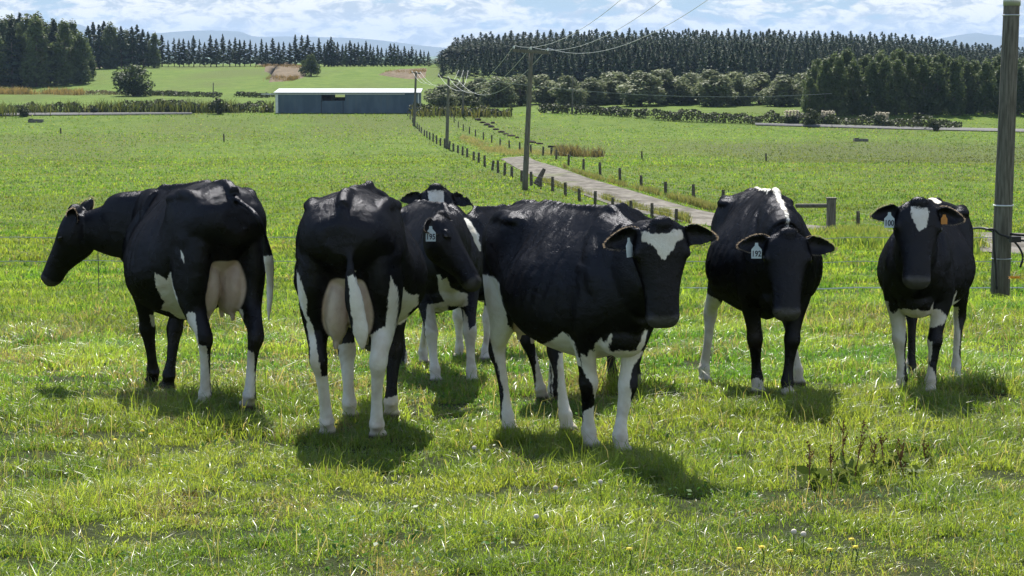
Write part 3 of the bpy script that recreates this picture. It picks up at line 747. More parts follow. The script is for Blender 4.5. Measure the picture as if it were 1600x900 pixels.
# ------------------------------------------------------------------ ground
def mat_ground():
    m = NT('pasture'); p = m.pos()
    n1 = m.noise(p, .035, 4, .55, (1, .35, 1)); n2 = m.noise(p, .35, 5, .6, (1, .5, 1)); n3 = m.noise(p, 5, 5, .7, (1, .6, 1)); n4 = m.noise(p, 40, 4, .7)
    sep = m.n('ShaderNodeSeparateXYZ'); m.L(p, sep.inputs[0]); Y = sep.outputs['Y']
    near = m.mr(Y, 16, 60, 1, 0)
    a = m.mix(m.mr(n2, .3, .7), (.068, .120, .012), (.108, .160, .022))
    a = m.mix(m.mr(n1, .42, .62), a, (.082, .112, .022))
    a = m.mix(m.mr(n3, .52, .72, 0, .7), a, (.055, .100, .012))
    a = m.mix(m.mr(n3, .30, .40, .5, 0), a, (.200, .215, .060))
    soil = m.mix(n4, (.020, .034, .006), (.050, .060, .018))
    band = m.math('MULTIPLY', m.mr(Y, 192, 205, 0, 1), m.mr(Y, 255, 285, 1, 0)); band = m.math('MULTIPLY', band, m.mr(sep.outputs['X'], 18, 26, 0, .55)); a = m.mix(band, a, (.075, .088, .035)); col = m.mix(near, a, soil)
    nrm = m.bump(m.math('ADD', n3, m.math('MULTIPLY', n4, .4)), .9, .12)
    return m.done(m.bsdf(col, .95, .1, nrm))
M_GROUND = mat_ground()
def fan(name, y0, y1, ny, u0, u1, nu, mat, off=0.0, add=10.0):
    ys = np.geomspace(y0 + add, y1 + add, ny) - add; us = np.linspace(u0, u1, nu)
    Y, U = np.meshgrid(ys, us, indexing='ij'); X = U * (Y + add)
    V = np.stack([X, Y, H(X, Y) + off], -1).reshape(-1, 3)
    i, j = np.meshgrid(np.arange(ny - 1), np.arange(nu - 1), indexing='ij'); b = (i * nu + j).ravel()
    Q = np.stack([b, b + 1, b + nu + 1, b + nu], 1)
    return link(name, mesh_np(name, V, Q.ravel(), np.full(len(Q), 4), True), mat)
g = fan('ground', -3, 16000, 520, -.75, .75, 340, M_GROUND); tag(g, 'grass pasture falling gently away then rising beyond the road', None, None, 'structure')

def ribbon(name, L, R_, mat, off, nx=8, n=12):
    """a strip of ground between two polylines, laid on the terrain"""
    A = cr([tuple(p) for p in L], n); Bq = cr([tuple(p) for p in R_], n); m = min(len(A), len(Bq))
    V, Q = [], []
    for i in range(m):
        for k in range(nx + 1):
            q = A[i] * (1 - k / nx) + Bq[i] * (k / nx)
            e = min(k, nx - k) / nx
            V.append((q[0], q[1], Hf(q[0], q[1]) + off * min(1, .35 + e * 4)))
    for i in range(m - 1):
        for k in range(nx):
            b = i * (nx + 1) + k; Q.append((b, b + 1, b + nx + 2, b + nx + 1))
    me = bpy.data.meshes.new(name); me.from_pydata(V, [], Q); me.update(); me.shade_smooth()
    o = link(name, me, mat); o['kind'] = 'structure'; return o
def mat_gravel():
    m = NT('gravel'); p = m.pos()
    a = m.noise(p, 1.2, 5, .65, (1, .25, 1)); b = m.noise(p, 14, 4, .7); c = m.noise(p, .25, 3, .5)
    col = m.mix(m.mr(a, .35, .65), (.075, .07, .06), (.20, .187, .165))
    col = m.mix(m.mr(b, .4, .7, 0, .5), col, (.11, .09, .065))
    col = m.mix(m.mr(c, .58, .66, 0, .6), col, (.10, .12, .04))
    return m.done(m.bsdf(col, .95, .1, m.bump(b, .6, .03)))
M_GRAVEL = mat_gravel()
def G(px, py): p = gp(px, py); return (p.x, p.y)
Ledge = [G(1800, 405), G(1600, 398), G(1420, 390), G(1250, 373), G(1080, 350), G(985, 330), G(905, 303), G(850, 281), G(805, 262), G(782, 249)]
Redge = [G(1800, 370), G(1600, 366), G(1420, 362), G(1250, 352), G(1115, 334), G(1040, 315), G(970, 294), G(905, 274), G(855, 257), G(825, 245)]
TRK = ribbon('farm_track', Ledge, Redge, M_GRAVEL, .12); TRK['label'] = 'pale gravel farm track curving down the paddocks'
trackpoly = np.array([(p[0], p[1]) for p in cr([tuple(p) for p in Ledge], 6)] + [(p[0], p[1]) for p in cr([tuple(p) for p in Redge], 6)][::-1])
M_ROAD = mat_simple('road_seal', (.13, .13, .125), (.17, .17, .165), 3, .9, .1)
rl = [G(-60, 182.4), G(60, 180.9), G(200, 180), G(300, 179.6)]; rr_ = [G(-60, 180.4), G(60, 179.2), G(200, 178.9), G(300, 178.9)]
ribbon('road', rl, rr_, M_ROAD, .35)['label'] = 'far sealed road left of the shed'
rl = [G(1180, 196.5), G(1300, 199.6), G(1450, 203.6), G(1700, 209.6)]; rr_ = [G(1180, 195.2), G(1300, 197.8), G(1450, 201.4), G(1700, 206.8)]
ribbon('road', rl, rr_, M_ROAD, .35)['label'] = 'far sealed road below the tall wood on the right'

# ------------------------------------------------------------------ grass
def mat_grass(ro=.34, sp=.42):
    m = NT('grass'); c = m.attr('tint', True)
    p = m.bsdf(c, ro, sp)
    t = m.n('ShaderNodeBsdfTranslucent'); m.L(m.mix(1.0, c, (1.9, 1.75, .9), 'MULTIPLY'), t.inputs['Color'])
    x = m.n('ShaderNodeMixShader'); x.inputs[0].default_value = .5
    m.L(p, x.inputs[1]); m.L(t.outputs[0], x.inputs[2]); return m.done(x.outputs[0])
M_GRASS = mat_grass()
M_GRASSF = mat_grass(.55, .15)
def blades(name, X, Y, Z, hgt, wid, lean, col, seed, curl=1.0):
    """one mesh of bent, tapering blades"""
    rng = np.random.default_rng(seed); n = len(X)
    az = rng.uniform(0, 2 * math.pi, n); fa = rng.uniform(0, 2 * math.pi, n)
    dx, dy = np.cos(az), np.sin(az); sx, sy = np.cos(fa), np.sin(fa)
    b = np.stack([X, Y, Z], 1); side = np.stack([sx, sy, np.zeros(n)], 1) * wid[:, None] / 2
    l1 = lean * .35; l2 = lean * (1.0 + .25 * curl)
    m_ = b + np.stack([dx * l1 * hgt, dy * l1 * hgt, hgt * .58], 1)
    tip = b + np.stack([dx * l2 * hgt, dy * l2 * hgt, hgt * (1.02 - .30 * np.minimum(lean, 1.2))], 1)
    V = np.stack([b - side, b + side, m_ + side * .8, m_ - side * .8, tip], 1).reshape(-1, 3)
    k = np.arange(n)[:, None] * 5
    Fq = np.concatenate([k, k + 1, k + 2, k + 3, k + 3, k + 2, k + 4], 1).ravel()
    me = mesh_np(name, V, Fq, np.tile([4, 3], n))
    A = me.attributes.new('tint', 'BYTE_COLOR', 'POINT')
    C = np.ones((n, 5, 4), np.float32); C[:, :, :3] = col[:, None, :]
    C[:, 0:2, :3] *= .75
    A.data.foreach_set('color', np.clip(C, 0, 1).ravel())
    return me
def lin_mix(a, b, t): return np.array(a)[None] * (1 - t[:, None]) + np.array(b)[None] * t[:, None]
def in_poly(x, y, P): return poly_sdf(x, y, P) > 0
def grass_layer(n, y0, y1, seed, w0, h0, um=.30, hexp=.5, straw=.07):
    rng = np.random.default_rng(seed)
    ly = rng.uniform(math.log(y0), math.log(y1), n); Y = np.exp(ly); X = rng.uniform(-um, um, n) * Y
    # clumping
    cl = fbm(X / .9, Y / .9, seed + 1, 3); fine = fbm(X / .22, Y / .22, seed + 2, 2)
    big = fbm(X / 7, Y / 5, 77, 3)
    cx = (fbm(X / .35, Y / .35, seed + 5, 2) - .5)
    keep = rng.random(n) < np.clip((fine - .28) * 3.0, .06, 1)
    keep &= ~((Y > 55) & in_poly(X, Y, trackpoly))
    X, Y, cl, fine, big = X[keep], Y[keep], cl[keep], fine[keep], big[keep]; n = len(X)
    sc = Y / 11.0
    hgt = h0 * np.power(sc, hexp) * (.40 + 1.2 * rng.random(n)) * (.30 + 2.6 * cl * cl + .4 * np.clip(fine - .4, 0, 1))
    tall = rng.random(n) < .05 * np.clip((big - .45) * 8, 0, 1)
    hgt = np.where(tall & (Y < 40), hgt * 1.9, hgt)
    wid = w0 * np.maximum(sc, 1) * (.7 + .6 * rng.random(n))
    lean = np.clip(rng.normal(.75, .45, n), .05, 1.7)
    t = np.clip((fbm(X / .6, Y / .6, 31, 3) - .35) * 2.6, 0, 1)
    col = lin_mix((.085, .205, .026), (.265, .375, .060), t) * np.interp(Y, [16, 40], [1, .88])[:, None]
    y_ = np.clip((big - .46) * 5, 0, 1); col = col * (1 - .45 * y_[:, None]) + np.array([(.15, .17, .03)]) * .45 * y_[:, None]
    # a dry yellowish band of seed heads behind the herd
    band = np.exp(-((Y - 21) / 5.0) ** 2) * np.clip((fbm(X / 1.6, Y / 2.2, 8, 3) - .40) * 4, 0, 1)
    dead = np.clip((fbm(X / .55, Y / .8, 91, 3) - .66) * 6, 0, .40)
    st = rng.random(n) < (dead + straw * (.4 + 1.4 * fine) + .32 * band)
    col = np.where(st[:, None], np.array([(.26, .235, .12)]) * rng.uniform(.5, 1.2, n)[:, None], col)
    col *= rng.uniform(.80, 1.2, n)[:, None] * np.interp(Y, [30, 80], [1, .86])[:, None]
    bnd = np.clip((Y - 192) / 12, 0, 1) * np.clip((275 - Y) / 25, 0, 1) * np.clip((X - 18) / 8, 0, 1) * .6
    col = col * (1 - bnd[:, None]) + np.array([(.085, .10, .04)]) * bnd[:, None]
    lum = (.80 + .45 * fbm(X / 14, Y / 22, 55, 3)) * (1 - .22 * np.clip((fbm(X / 2.2, Y / 4.5, 15, 3) - .52) * 7, 0, 1)); col = col * np.where(Y > 22, lum, 1)[:, None]
    Z = H(X, Y) - .01
    return blades('grass', X, Y, Z, hgt, wid, lean, col, seed)
QG = 1.0
M_list = []
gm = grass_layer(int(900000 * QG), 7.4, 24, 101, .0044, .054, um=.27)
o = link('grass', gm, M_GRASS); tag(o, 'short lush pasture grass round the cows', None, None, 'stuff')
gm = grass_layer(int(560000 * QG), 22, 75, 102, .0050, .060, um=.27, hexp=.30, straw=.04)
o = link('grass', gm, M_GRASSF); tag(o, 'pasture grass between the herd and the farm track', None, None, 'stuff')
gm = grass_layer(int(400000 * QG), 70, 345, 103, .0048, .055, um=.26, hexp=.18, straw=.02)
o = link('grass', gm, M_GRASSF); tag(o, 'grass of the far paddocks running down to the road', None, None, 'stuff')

rng_ = np.random.default_rng(9); nst = 2600
Yt = np.exp(rng_.uniform(math.log(8.6), math.log(24), nst)); Xt = rng_.uniform(-.26, .26, nst) * Yt
kt = rng_.random(nst) < np.clip((fbm(Xt / .8, Yt / .8, 61, 2) - .45) * 6, .03, 1); Xt, Yt = Xt[kt], Yt[kt]; nst = len(Xt)
gm = blades('grass_stems', Xt, Yt, H(Xt, Yt), rng_.uniform(.12, .27, nst), np.full(nst, .0038) * np.maximum(1, Yt / 12), rng_.uniform(.15, 1.0, nst), lin_mix((.10, .13, .04), (.30, .28, .16), rng_.random(nst)), 12)
tag(link('grass_stems', gm, M_GRASS), 'taller pale seeding stems among the short grass', None, None, 'stuff')
nb_ = 5200; Yt = np.exp(rng_.uniform(math.log(8.6), math.log(20), nb_)); Xt = rng_.uniform(-.26, .26, nb_) * Yt
kt = rng_.random(nb_) < np.clip((fbm(Xt / .6, Yt / .6, 71, 3) - .50) * 7, .02, 1); Xt, Yt = Xt[kt], Yt[kt]
def unit(a): return a / (np.linalg.norm(a, axis=-1, keepdims=True) + 1e-9)
BROAD = (Xt, Yt)
# ------------------------------------------------------------------ trees
def unit(a): return a / (np.linalg.norm(a, axis=-1, keepdims=True) + 1e-9)
def leaf_mesh(name, C, N, size, rng, asp=1.6, leafv=None, mat=None):
    """small four-sided leaf sprays at C, facing roughly N"""
    n = len(C); N = unit(N + rng.normal(0, .55, (n, 3))); r = rng.normal(0, 1, (n, 3))
    a = unit(np.cross(N, r)); b = np.cross(N, a)
    s = (size * rng.uniform(.6, 1.35, n))[:, None] * 1.0
    V = np.stack([C - a * s * asp, C - b * s * .7, C + a * s * asp * rng.uniform(.7, 1.2, (n, 1)), C + b * s * .7 + N * s * .25], 1).reshape(-1, 3)
    F_ = np.arange(n * 4); me = mesh_np(name, V, F_, np.full(n, 4))
    lv = rng.uniform(0, 1, n) if leafv is None else np.clip(leafv + rng.normal(0, .16, n), 0, 1)
    A = me.attributes.new('leaf', 'FLOAT', 'FACE'); A.data.foreach_set('value', lv.astype(np.float32))
    if mat: me.materials.append(mat)
    return me
M_PINE = mat_leaf('pine_needles', (.022, .042, .024), (.062, .095, .042), .22)
M_EUC = mat_leaf('gum_leaves', (.035, .062, .020), (.120, .155, .055), .35)
M_WILLOW = mat_leaf('willow_leaves', (.080, .105, .045), (.200, .225, .115), .35)
M_BUSH = mat_leaf('bush_leaves', (.020, .038, .012), (.070, .098, .030), .28)
M_HEDGE = mat_leaf('hedge_leaves', (.016, .028, .010), (.060, .072, .024), .22)
M_FLAX = mat_leaf('flax_leaves', (.05, .055, .02), (.20, .17, .08), .25)
M_BARK = mat_simple('bark', (.10, .085, .065), (.20, .17, .13), 6, .9, .2, (1, 1, .2))
M_CLOV = mat_leaf('clover_leaf', (.040, .110, .018), (.085, .190, .035), .35, .4)
_x, _y = BROAD; tag(link('clover', leaf_mesh('clover', np.stack([_x, _y, H(_x, _y) + rng_.uniform(.015, .07, len(_x))], 1), np.stack([_x * 0, _x * 0, _x * 0 + 1], 1), .013, rng_, 1.1, None, M_CLOV)), 'small clover and weed leaves low among the foreground grass', None, None, 'stuff')
M_PAMP = mat_leaf('plume', (.35, .31, .24), (.62, .58, .48), .3)

def trunk_mesh(h, r, rng, limbs=6, lean=.02, lo=.25, hi=.9, reach=.18):
    mb = MB(); bx, by = rng.normal(0, lean, 2) * h
    P = [Vector((bx * t * t, by * t * t, h * t)) for t in (0, .15, .35, .6, .85, 1)]
    mb.tube(P, [r * 1.25, r, r * .8, r * .55, r * .3, r * .08], 7)
    for i in range(limbs):
        t = rng.uniform(lo, hi); a = rng.uniform(0, 2 * math.pi); b = Vector((bx * t * t, by * t * t, h * t)); ln = h * reach * (1.1 - t * .5)
        mb.tube([b, b + Vector((math.cos(a) * ln * .5, math.sin(a) * ln * .5, ln * .25)), b + Vector((math.cos(a) * ln, math.sin(a) * ln, ln * .6))], [r * .35, r * .2, r * .05], 5)
    me = bpy.data.meshes.new('trunk'); me.from_pydata(mb.V, [], mb.F); me.update(); me.materials.append(M_BARK); me.shade_smooth(); return me
def crown_pine(h, rad, n, seed, lo=.12, ragged=.35, size=.30, spires=1):
    rng = np.random.default_rng(seed); C = []; N = []
    nb = int(h * 6.5); k = max(6, n // nb)
    for i in range(nb):
        t = lo + (1 - lo) * (i / nb) ** .92 + rng.uniform(-.01, .01); t = min(t, .995)
        prof = ((1 - t) ** 1.0 * 1.25 if t < .75 else (1 - t) * 1.45) * (min(1, (t - lo) / .10 + .45)); L = rad * prof * rng.uniform(1 - ragged, 1 + ragged * .6) + .05
        a = rng.uniform(0, 2 * math.pi); u = rng.uniform(0.05, 1, k) ** .6
        z = h * t + L * u * .28 - (L * u) ** 2 * .06 + rng.normal(0, .12, k)
        w = .10 + .30 * L * u * .5
        x = math.cos(a) * L * u - math.sin(a) * rng.normal(0, 1, k) * w; y = math.sin(a) * L * u + math.cos(a) * rng.normal(0, 1, k) * w
        C.append(np.stack([x, y, z], 1)); N.append(np.stack([x * .4, y * .4, np.full(k, .8)], 1))
    k = 30; z = h * (1 - rng.uniform(0, .10, k)); C.append(np.stack([rng.normal(0, .05, k), rng.normal(0, .05, k), z], 1)); N.append(rng.normal(0, 1, (k, 3)))
    C = np.vstack(C); N = np.vstack(N)
    return leaf_mesh('crown', C, N, size * (1.15 - .75 * np.clip(C[:, 2] / h, 0, 1) ** 2), rng, 1.5, None, M_PINE)
def crown_lobes(lobes, n, seed, size, mat, fill=.25, droop=0.0, flat=.0):
    """lobes: (x, y, z, rx, ry, rz) ellipsoids; leaves crowd their skins"""
    rng = np.random.default_rng(seed); C = []; N = []; Lv = []
    ar = np.array([(l[3] * l[4] + l[3] * l[5]) for l in lobes]); ar = ar / ar.sum()
    for l, w in zip(lobes, ar):
        k = max(12, int(n * w)); d = unit(rng.normal(0, 1, (k, 3))); rr = np.where(rng.random(k) < fill, rng.uniform(.3, .9, k), rng.normal(1.0, .09, k))
        # ragged skin: twig clusters
        cl = .75 + .5 * vnoise(d[:, 0] * 3.2 + l[0] * 7, d[:, 1] * 3.2 + d[:, 2] * 3.1 + l[2] * 5, seed)
        q = d * (rr * cl)[:, None] * np.array(l[3:6]); c = q + np.array(l[:3]); c[:, 2] -= droop * np.linalg.norm(q[:, :2], axis=1)
        C.append(c); N.append(d + np.array([0, 0, .3])); Lv.append(np.full(k, rng.uniform(.2, .8)))
    C = np.vstack(C); keep = C[:, 2] > .05
    return leaf_mesh('crown', C[keep], np.vstack(N)[keep], size, rng, 1.3, np.concatenate(Lv)[keep], mat)
def lobes_tree(h, w, rng, n, lo=.25, top=.85, squash=.8, rs=(.26, .46)):
    out = []
    for i in range(n):
        t = rng.uniform(0, 1); z = h * (lo + (top - lo) * t); R = w * math.sqrt(max(.05, 1 - (2 * t - .85) ** 2)) * .62
        a = rng.uniform(0, 2 * math.pi); q = rng.uniform(.3, 1) * R
        r = w * rng.uniform(*rs) * (1.1 - .45 * t)
        out.append((math.cos(a) * q, math.sin(a) * q, z, r, r, r * squash * rng.uniform(.8, 1.3)))
    return out
ZERO = (0, 0, 0)
def make_tree(kind, crown, trunk):
    t = empty(kind, ZERO); link('crown', crown, None, t); link('trunk', trunk, None, t); return t
PROTO = {}
WID = {'pine': 1.45, 'slimpine': 1.6, 'plantpine': 1.3, 'gum': 1.35, 'willow': 1.35}
def place(kind, var, x, y, s, rz, label, group, sz=None, cat='tree', sink=.15):
    src = PROTO[kind][var % len(PROTO[kind])]
    if not src.get('used'): o = src; o['used'] = 1
    else: o = copy_tree(src)
    o.location = (x, y, Hf(x, y) - sink); o.rotation_euler = (0, 0, rz); o.scale = (s * WID.get(kind, 1), s * WID.get(kind, 1), s if sz is None else sz)
    o['label'] = label; o['category'] = cat
    if group: o['group'] = group
    return o
R0 = np.random.default_rng(4)
PROTO['pine'] = [make_tree('pine_tree', crown_pine(15, 2.9, 3200, 20 + i, .05, .4, .25), trunk_mesh(14.5, .20, R0, 4)) for i in range(5)]
PROTO['slimpine'] = [make_tree('pine_tree', crown_pine(17, 3.0, 3000, 40 + i, .10, .5, .26), trunk_mesh(16.5, .20, R0, 5)) for i in range(5)]
PROTO['plantpine'] = [make_tree('pine_tree', crown_pine(17, 2.8, 2600, 60 + i, .06, .35, .30), trunk_mesh(16.5, .18, R0, 2)) for i in range(5)]
PROTO['gum'] = [make_tree('gum_tree', crown_lobes(lobes_tree(12, 3.2, R0, 52, .08, .96, 1.5, (.14, .34)), 5200, 80 + i, .19, M_EUC, .2), trunk_mesh(10.5, .22, R0, 8)) for i in range(5)]
PROTO['willow'] = [make_tree('willow_tree', crown_lobes(lobes_tree(8, 3.7, R0, 34, .14, .88, .95, (.18, .38)), 5200, 100 + i, .19, M_WILLOW, .15, .12), trunk_mesh(5.5, .25, R0, 8, .02, .2, .8, .35)) for i in range(5)]
PROTO['bush'] = [make_tree('bush_tree', crown_lobes(lobes_tree(5.6, 3.2, R0, 20, .18, .84, .75), 3800, 120 + i, .15, M_BUSH, .15), trunk_mesh(3.6, .2, R0, 8, .02, .15, .8, .4)) for i in range(2)]
PROTO['shrub'] = [make_tree('shrub', crown_lobes(lobes_tree(1.8, 1.0, R0, 9, .2, .8, .9), 900, 140 + i, .09, M_HEDGE, .2), trunk_mesh(1.2, .05, R0, 5)) for i in range(4)]
def X(px, Y): return (px - 800) / F * Y
def hz(px, Y, ytop): # height of something standing at distance Y whose top shows at ytop
    p = at(px, ytop, Y); return p.z - Hf(p.x, Y)
ORD = ['first', 'second', 'third', 'fourth', 'fifth', 'sixth', 'seventh', 'eighth', 'ninth', 'tenth', 'eleventh', 'twelfth', 'thirteenth', 'fourteenth', 'fifteenth', 'sixteenth', 'seventeenth', 'eighteenth', 'nineteenth', 'twentieth']
rt = random.Random(8)
# tall wood at the left edge
k = 0
for row, Yr in ((0, 505), (1, 520), (2, 535)):
    for px in range(-40 + row * 9, 138, 21):
        top = np.interp(px, [-40, 0, 30, 60, 90, 118, 138], [30, 32, 20, 26, 24, 40, 62]) + rt.uniform(-7, 9) + (0 if row else 6)
        h = hz(px, Yr, top); kd = 'gum' if (k % 3) else 'pine'; hh = 12 if kd == 'gum' else 15
        place(kd, k, X(px, Yr), Yr + rt.uniform(-3, 3), h / hh * .95, rt.uniform(0, 6), 'tall dark tree in the dense wood at the left edge', 'trees of the dense left wood', h / hh); k += 1
# second clump
k = 0
for row, Yr in ((0, 590), (1, 604)):
    for px in range(142 + row * 8, 250, 17):
        top = np.interp(px, [140, 158, 168, 185, 205, 228, 248], [42, 34, 33, 44, 40, 44, 60]) + rt.uniform(-5, 6)
        h = hz(px, Yr, top)
        kd = 'gum' if k % 4 == 2 else 'pine'; hh = 12 if kd == 'gum' else 15
        place(kd, k + 1, X(px, Yr), Yr, h / hh, rt.uniform(0, 6), 'dark tree in the clump between left wood and spaced pine row', 'trees of the second clump'); k += 1
# spaced row of pines along the ridge
px = 256; k = 0
while px < 672:
    Yr = 606 + rt.uniform(-3, 3)
    top = np.interp(px, [250, 300, 345, 372, 400, 460, 500, 520, 560, 600, 640, 672], [56, 60, 58, 54, 62, 60, 62, 56, 60, 63, 70, 72]) + rt.uniform(-5, 9)
    h = hz(px, Yr, top)
    place('slimpine' if px < 505 else 'pine', k, X(px, Yr), Yr, h / 16 * rt.uniform(.6, 1.0), rt.uniform(0, 6), 'slim pine standing in the spaced row along the skyline ridge', 'pines of the spaced ridge row', h / 16)
    k += 1; px += rt.uniform(6, 10.5) if px < 505 else rt.uniform(4.5, 7.5)
# plantation hill on the right
k = 0
for row in range(3):
    Yr = 520 + row * 22
    px = 668 + row * 5
    while px < 1660:
        topf = np.interp(px, [668, 700, 760, 850, 1000, 1200, 1400, 1500, 1660], [104, 90, 80, 76, 74, 76, 82, 90, 98])
        topb = np.interp(px, [668, 700, 760, 850, 1000, 1200, 1400, 1500, 1660], [80, 60, 52, 48, 46, 48, 54, 66, 84])
        top = topf + (topb - topf) * (row / 7.0) + rt.uniform(-5, 7)
        if row == 0: top += 4
        h = hz(px, Yr, top)
        if h > 4: place('plantpine', k, X(px, Yr), Yr + rt.uniform(-6, 6), min(1.15, h / 17 * 1.05) * rt.uniform(.75, 1.25), rt.uniform(0, 6), 'dark pine packed in the big plantation covering the right hill', 'plantation pines on the hill', h / 17); k += 1
        px += rt.uniform(9, 14)
print('plantation', k)
# back of the plantation: nobody could count it
Vs, Fs, Ls = [], [], []
src = [c for c in PROTO['plantpine'][0].children if c.name.startswith('crown')][0].data
nv = len(src.vertices); co = np.empty(nv * 3, np.float32); src.vertices.foreach_get('co', co); co = co.reshape(-1, 3)
lf = np.empty(len(src.polygons), np.float32); src.attributes['leaf'].data.foreach_get('value', lf)
sel = np.random.default_rng(3).random(nv // 4) < .34
co4 = co.reshape(-1, 4, 3)[sel]; lf = lf[sel]; off = 0; Vb = []; Lb = []
for row in range(3, 10):
    Yr = 520 + row * 24; px = 680 + row * 4
    while px < 1660:
        topb = np.interp(px, [668, 700, 760, 850, 1000, 1200, 1400, 1500, 1660], [80, 60, 52, 48, 46, 48, 54, 66, 84]); topf = topb + 26
        top = topf + (topb - topf) * min(1, row / 8.0) + rt.uniform(-4, 6); h = hz(px, Yr, top); sc_ = h / 17; a = rt.uniform(0, 6); ca, sa = math.cos(a), math.sin(a)
        x0 = X(px, Yr); z0 = Hf(x0, Yr); q = co4.copy(); xx = (q[..., 0] * ca - q[..., 1] * sa) * 1.4; yy = (q[..., 0] * sa + q[..., 1] * ca) * 1.4
        Vb.append(np.stack([xx + x0, yy + Yr, q[..., 2] * sc_ + z0], -1).reshape(-1, 3)); Lb.append(lf); px += rt.uniform(8, 12)
Vb = np.vstack(Vb); me = mesh_np('far_wood', Vb, np.arange(len(Vb)), np.full(len(Vb) // 4, 4)); A = me.attributes.new('leaf', 'FLOAT', 'FACE'); A.data.foreach_set('value', np.concatenate(Lb))
tag(link('far_wood', me, M_PINE), 'mass of pine tops at the back of the plantation', None, None, 'stuff')
# willows below the plantation
defs = [(690, 150, 128, 40), (716, 152, 122, 46), (748, 155, 118, 46), (778, 157, 116, 50), (812, 158, 113, 46), (850, 160, 112, 54), (888, 162, 112, 48), (925, 164, 118, 44), (958, 165, 108, 70), (1000, 166, 108, 62), (1038, 168, 103, 66), (1078, 168, 108, 54), (1112, 170, 105, 60), (1148, 170, 108, 56), (1186, 172, 110, 58), (1222, 176, 112, 52), (1250, 180, 108, 50)]
for i, (px, py, top, wd) in enumerate(defs):
    Yr = 372 + (i % 3) * 6; h = hz(px, Yr, top); w = wd / F * Yr / 2 * 1.25
    place('willow', i, X(px, Yr), Yr, w / 3.7, rt.uniform(0, 6), ORD[i] + ' rounded grey-green willow from the left, in front of the plantation', 'willows below the plantation', h / 8)
# tall gums on the right
k = 0
for row, Yr in ((0, 338), (1, 348), (2, 358)):
    px = 1262 + row * 8
    while px < 1660:
        top = np.interp(px, [1255, 1290, 1330, 1400, 1470, 1530, 1600, 1660], [104, 84, 78, 80, 82, 92, 90, 92]) + rt.uniform(-5, 9) + (10 if row == 0 else 0)
        h = hz(px, Yr, top)
        place('gum', k, X(px, Yr), Yr + rt.uniform(-3, 3), h / 12 * .88, rt.uniform(0, 6), 'tall green gum tree in the dense wood behind the right road', 'gums of the right wood', h / 12); k += 1
        px += rt.uniform(19, 27)
# lone trees
p = gp(210, 150); place('bush', 0, p.x, p.y, 38 / F * p.y / 3.0, 1, 'lone broad dark tree in the far field left of the shed', None, hz(210, p.y, 97) / 5.6)
p = gp(486, 119); place('bush', 1, p.x, p.y, 20 / F * p.y / 3.0, 2, 'lone rounded tree on the hillside above the shed', None, hz(486, p.y, 80) / 5.6)
# hedges: each one length of dense growth
def hedge(pts, hpx, wd, label, seed, dens=1.0, mat=None, size=.16, name='hedge', cat='hedge', bumpy=.35):
    """pts: pixel positions of the foot of the hedge, hpx its height in pixels"""
    rng = np.random.default_rng(seed); P = [gp(*p) for p in pts]; C = []; N = []; Lv = []
    for a, b in zip(P[:-1], P[1:]):
        L = (b - a).length; n = int(L * 95 * dens)
        t = rng.random(n); q = np.array(a)[None] * (1 - t[:, None]) + np.array(b)[None] * t[:, None]
        s = a.lerp(b, .5).y / F * hpx
        env = s * (1 - bumpy + 2 * bumpy * fbm(q[:, 0] / 1.6 + seed, q[:, 1] / 1.6, seed, 2))
        z = rng.random(n) ** .7; off = rng.normal(0, wd / 3, n) * np.sqrt(1.05 - z)
        d = (b - a).normalized()
        C.append(np.stack([q[:, 0] - d.y * off, q[:, 1] + d.x * off, H(q[:, 0], q[:, 1]) + z * env], 1)); N.append(np.stack([off * 0, -np.ones(n), z], 1)); Lv.append(np.clip(fbm(q[:, 0] / 2.5, q[:, 1] / 2.5, seed + 3, 2), 0, 1))
    me = leaf_mesh(name, np.vstack(C), np.vstack(N), size, rng, 1.3, np.concatenate(Lv), mat or M_HEDGE)
    o = link(name, me); tag(o, label, cat); return o
hedge([(843, 176), (890, 178)], 13, 2.0, 'short clipped dark hedge left of the small far pole', 1)
hedge([(897, 178), (950, 180), (985, 183)], 13, 2.0, 'dark hedge just right of the small far pole', 2)
hedge([(990, 184), (1012, 185)], 13, 1.8, 'short dark hedge piece between two longer hedges', 3)
hedge([(1018, 186), (1060, 189), (1110, 191), (1160, 193)], 17, 2.6, 'long dark roadside hedge in front of the pale field strip', 4)
hedge([(1162, 193), (1260, 196), (1350, 199), (1440, 202), (1500, 203)], 17, 3.0, 'rough roadside hedge at the foot of the tall right wood', 5, bumpy=.5)
hedge([(640, 180), (700, 180), (745, 181), (800, 181)], 13, 2.5, 'low scrub hedge right of the shed', 6, bumpy=.6)
hedge([(700, 160), (780, 160), (850, 160), (925, 161)], 14, 3.0, 'dark hedge line at the foot of the far willows', 7)
hedge([(240, 149), (300, 151), (345, 152)], 7, 2.5, 'dark hedge line right of the lone broad tree', 8, .7)
hedge([(368, 152), (428, 153)], 8, 2.0, 'low dark hedge just left of the shed', 9, .7)
hedge([(135, 148), (190, 148), (250, 149)], 6, 2.5, 'low scrub at the foot of the lone broad tree', 10, .5, M_FLAX)
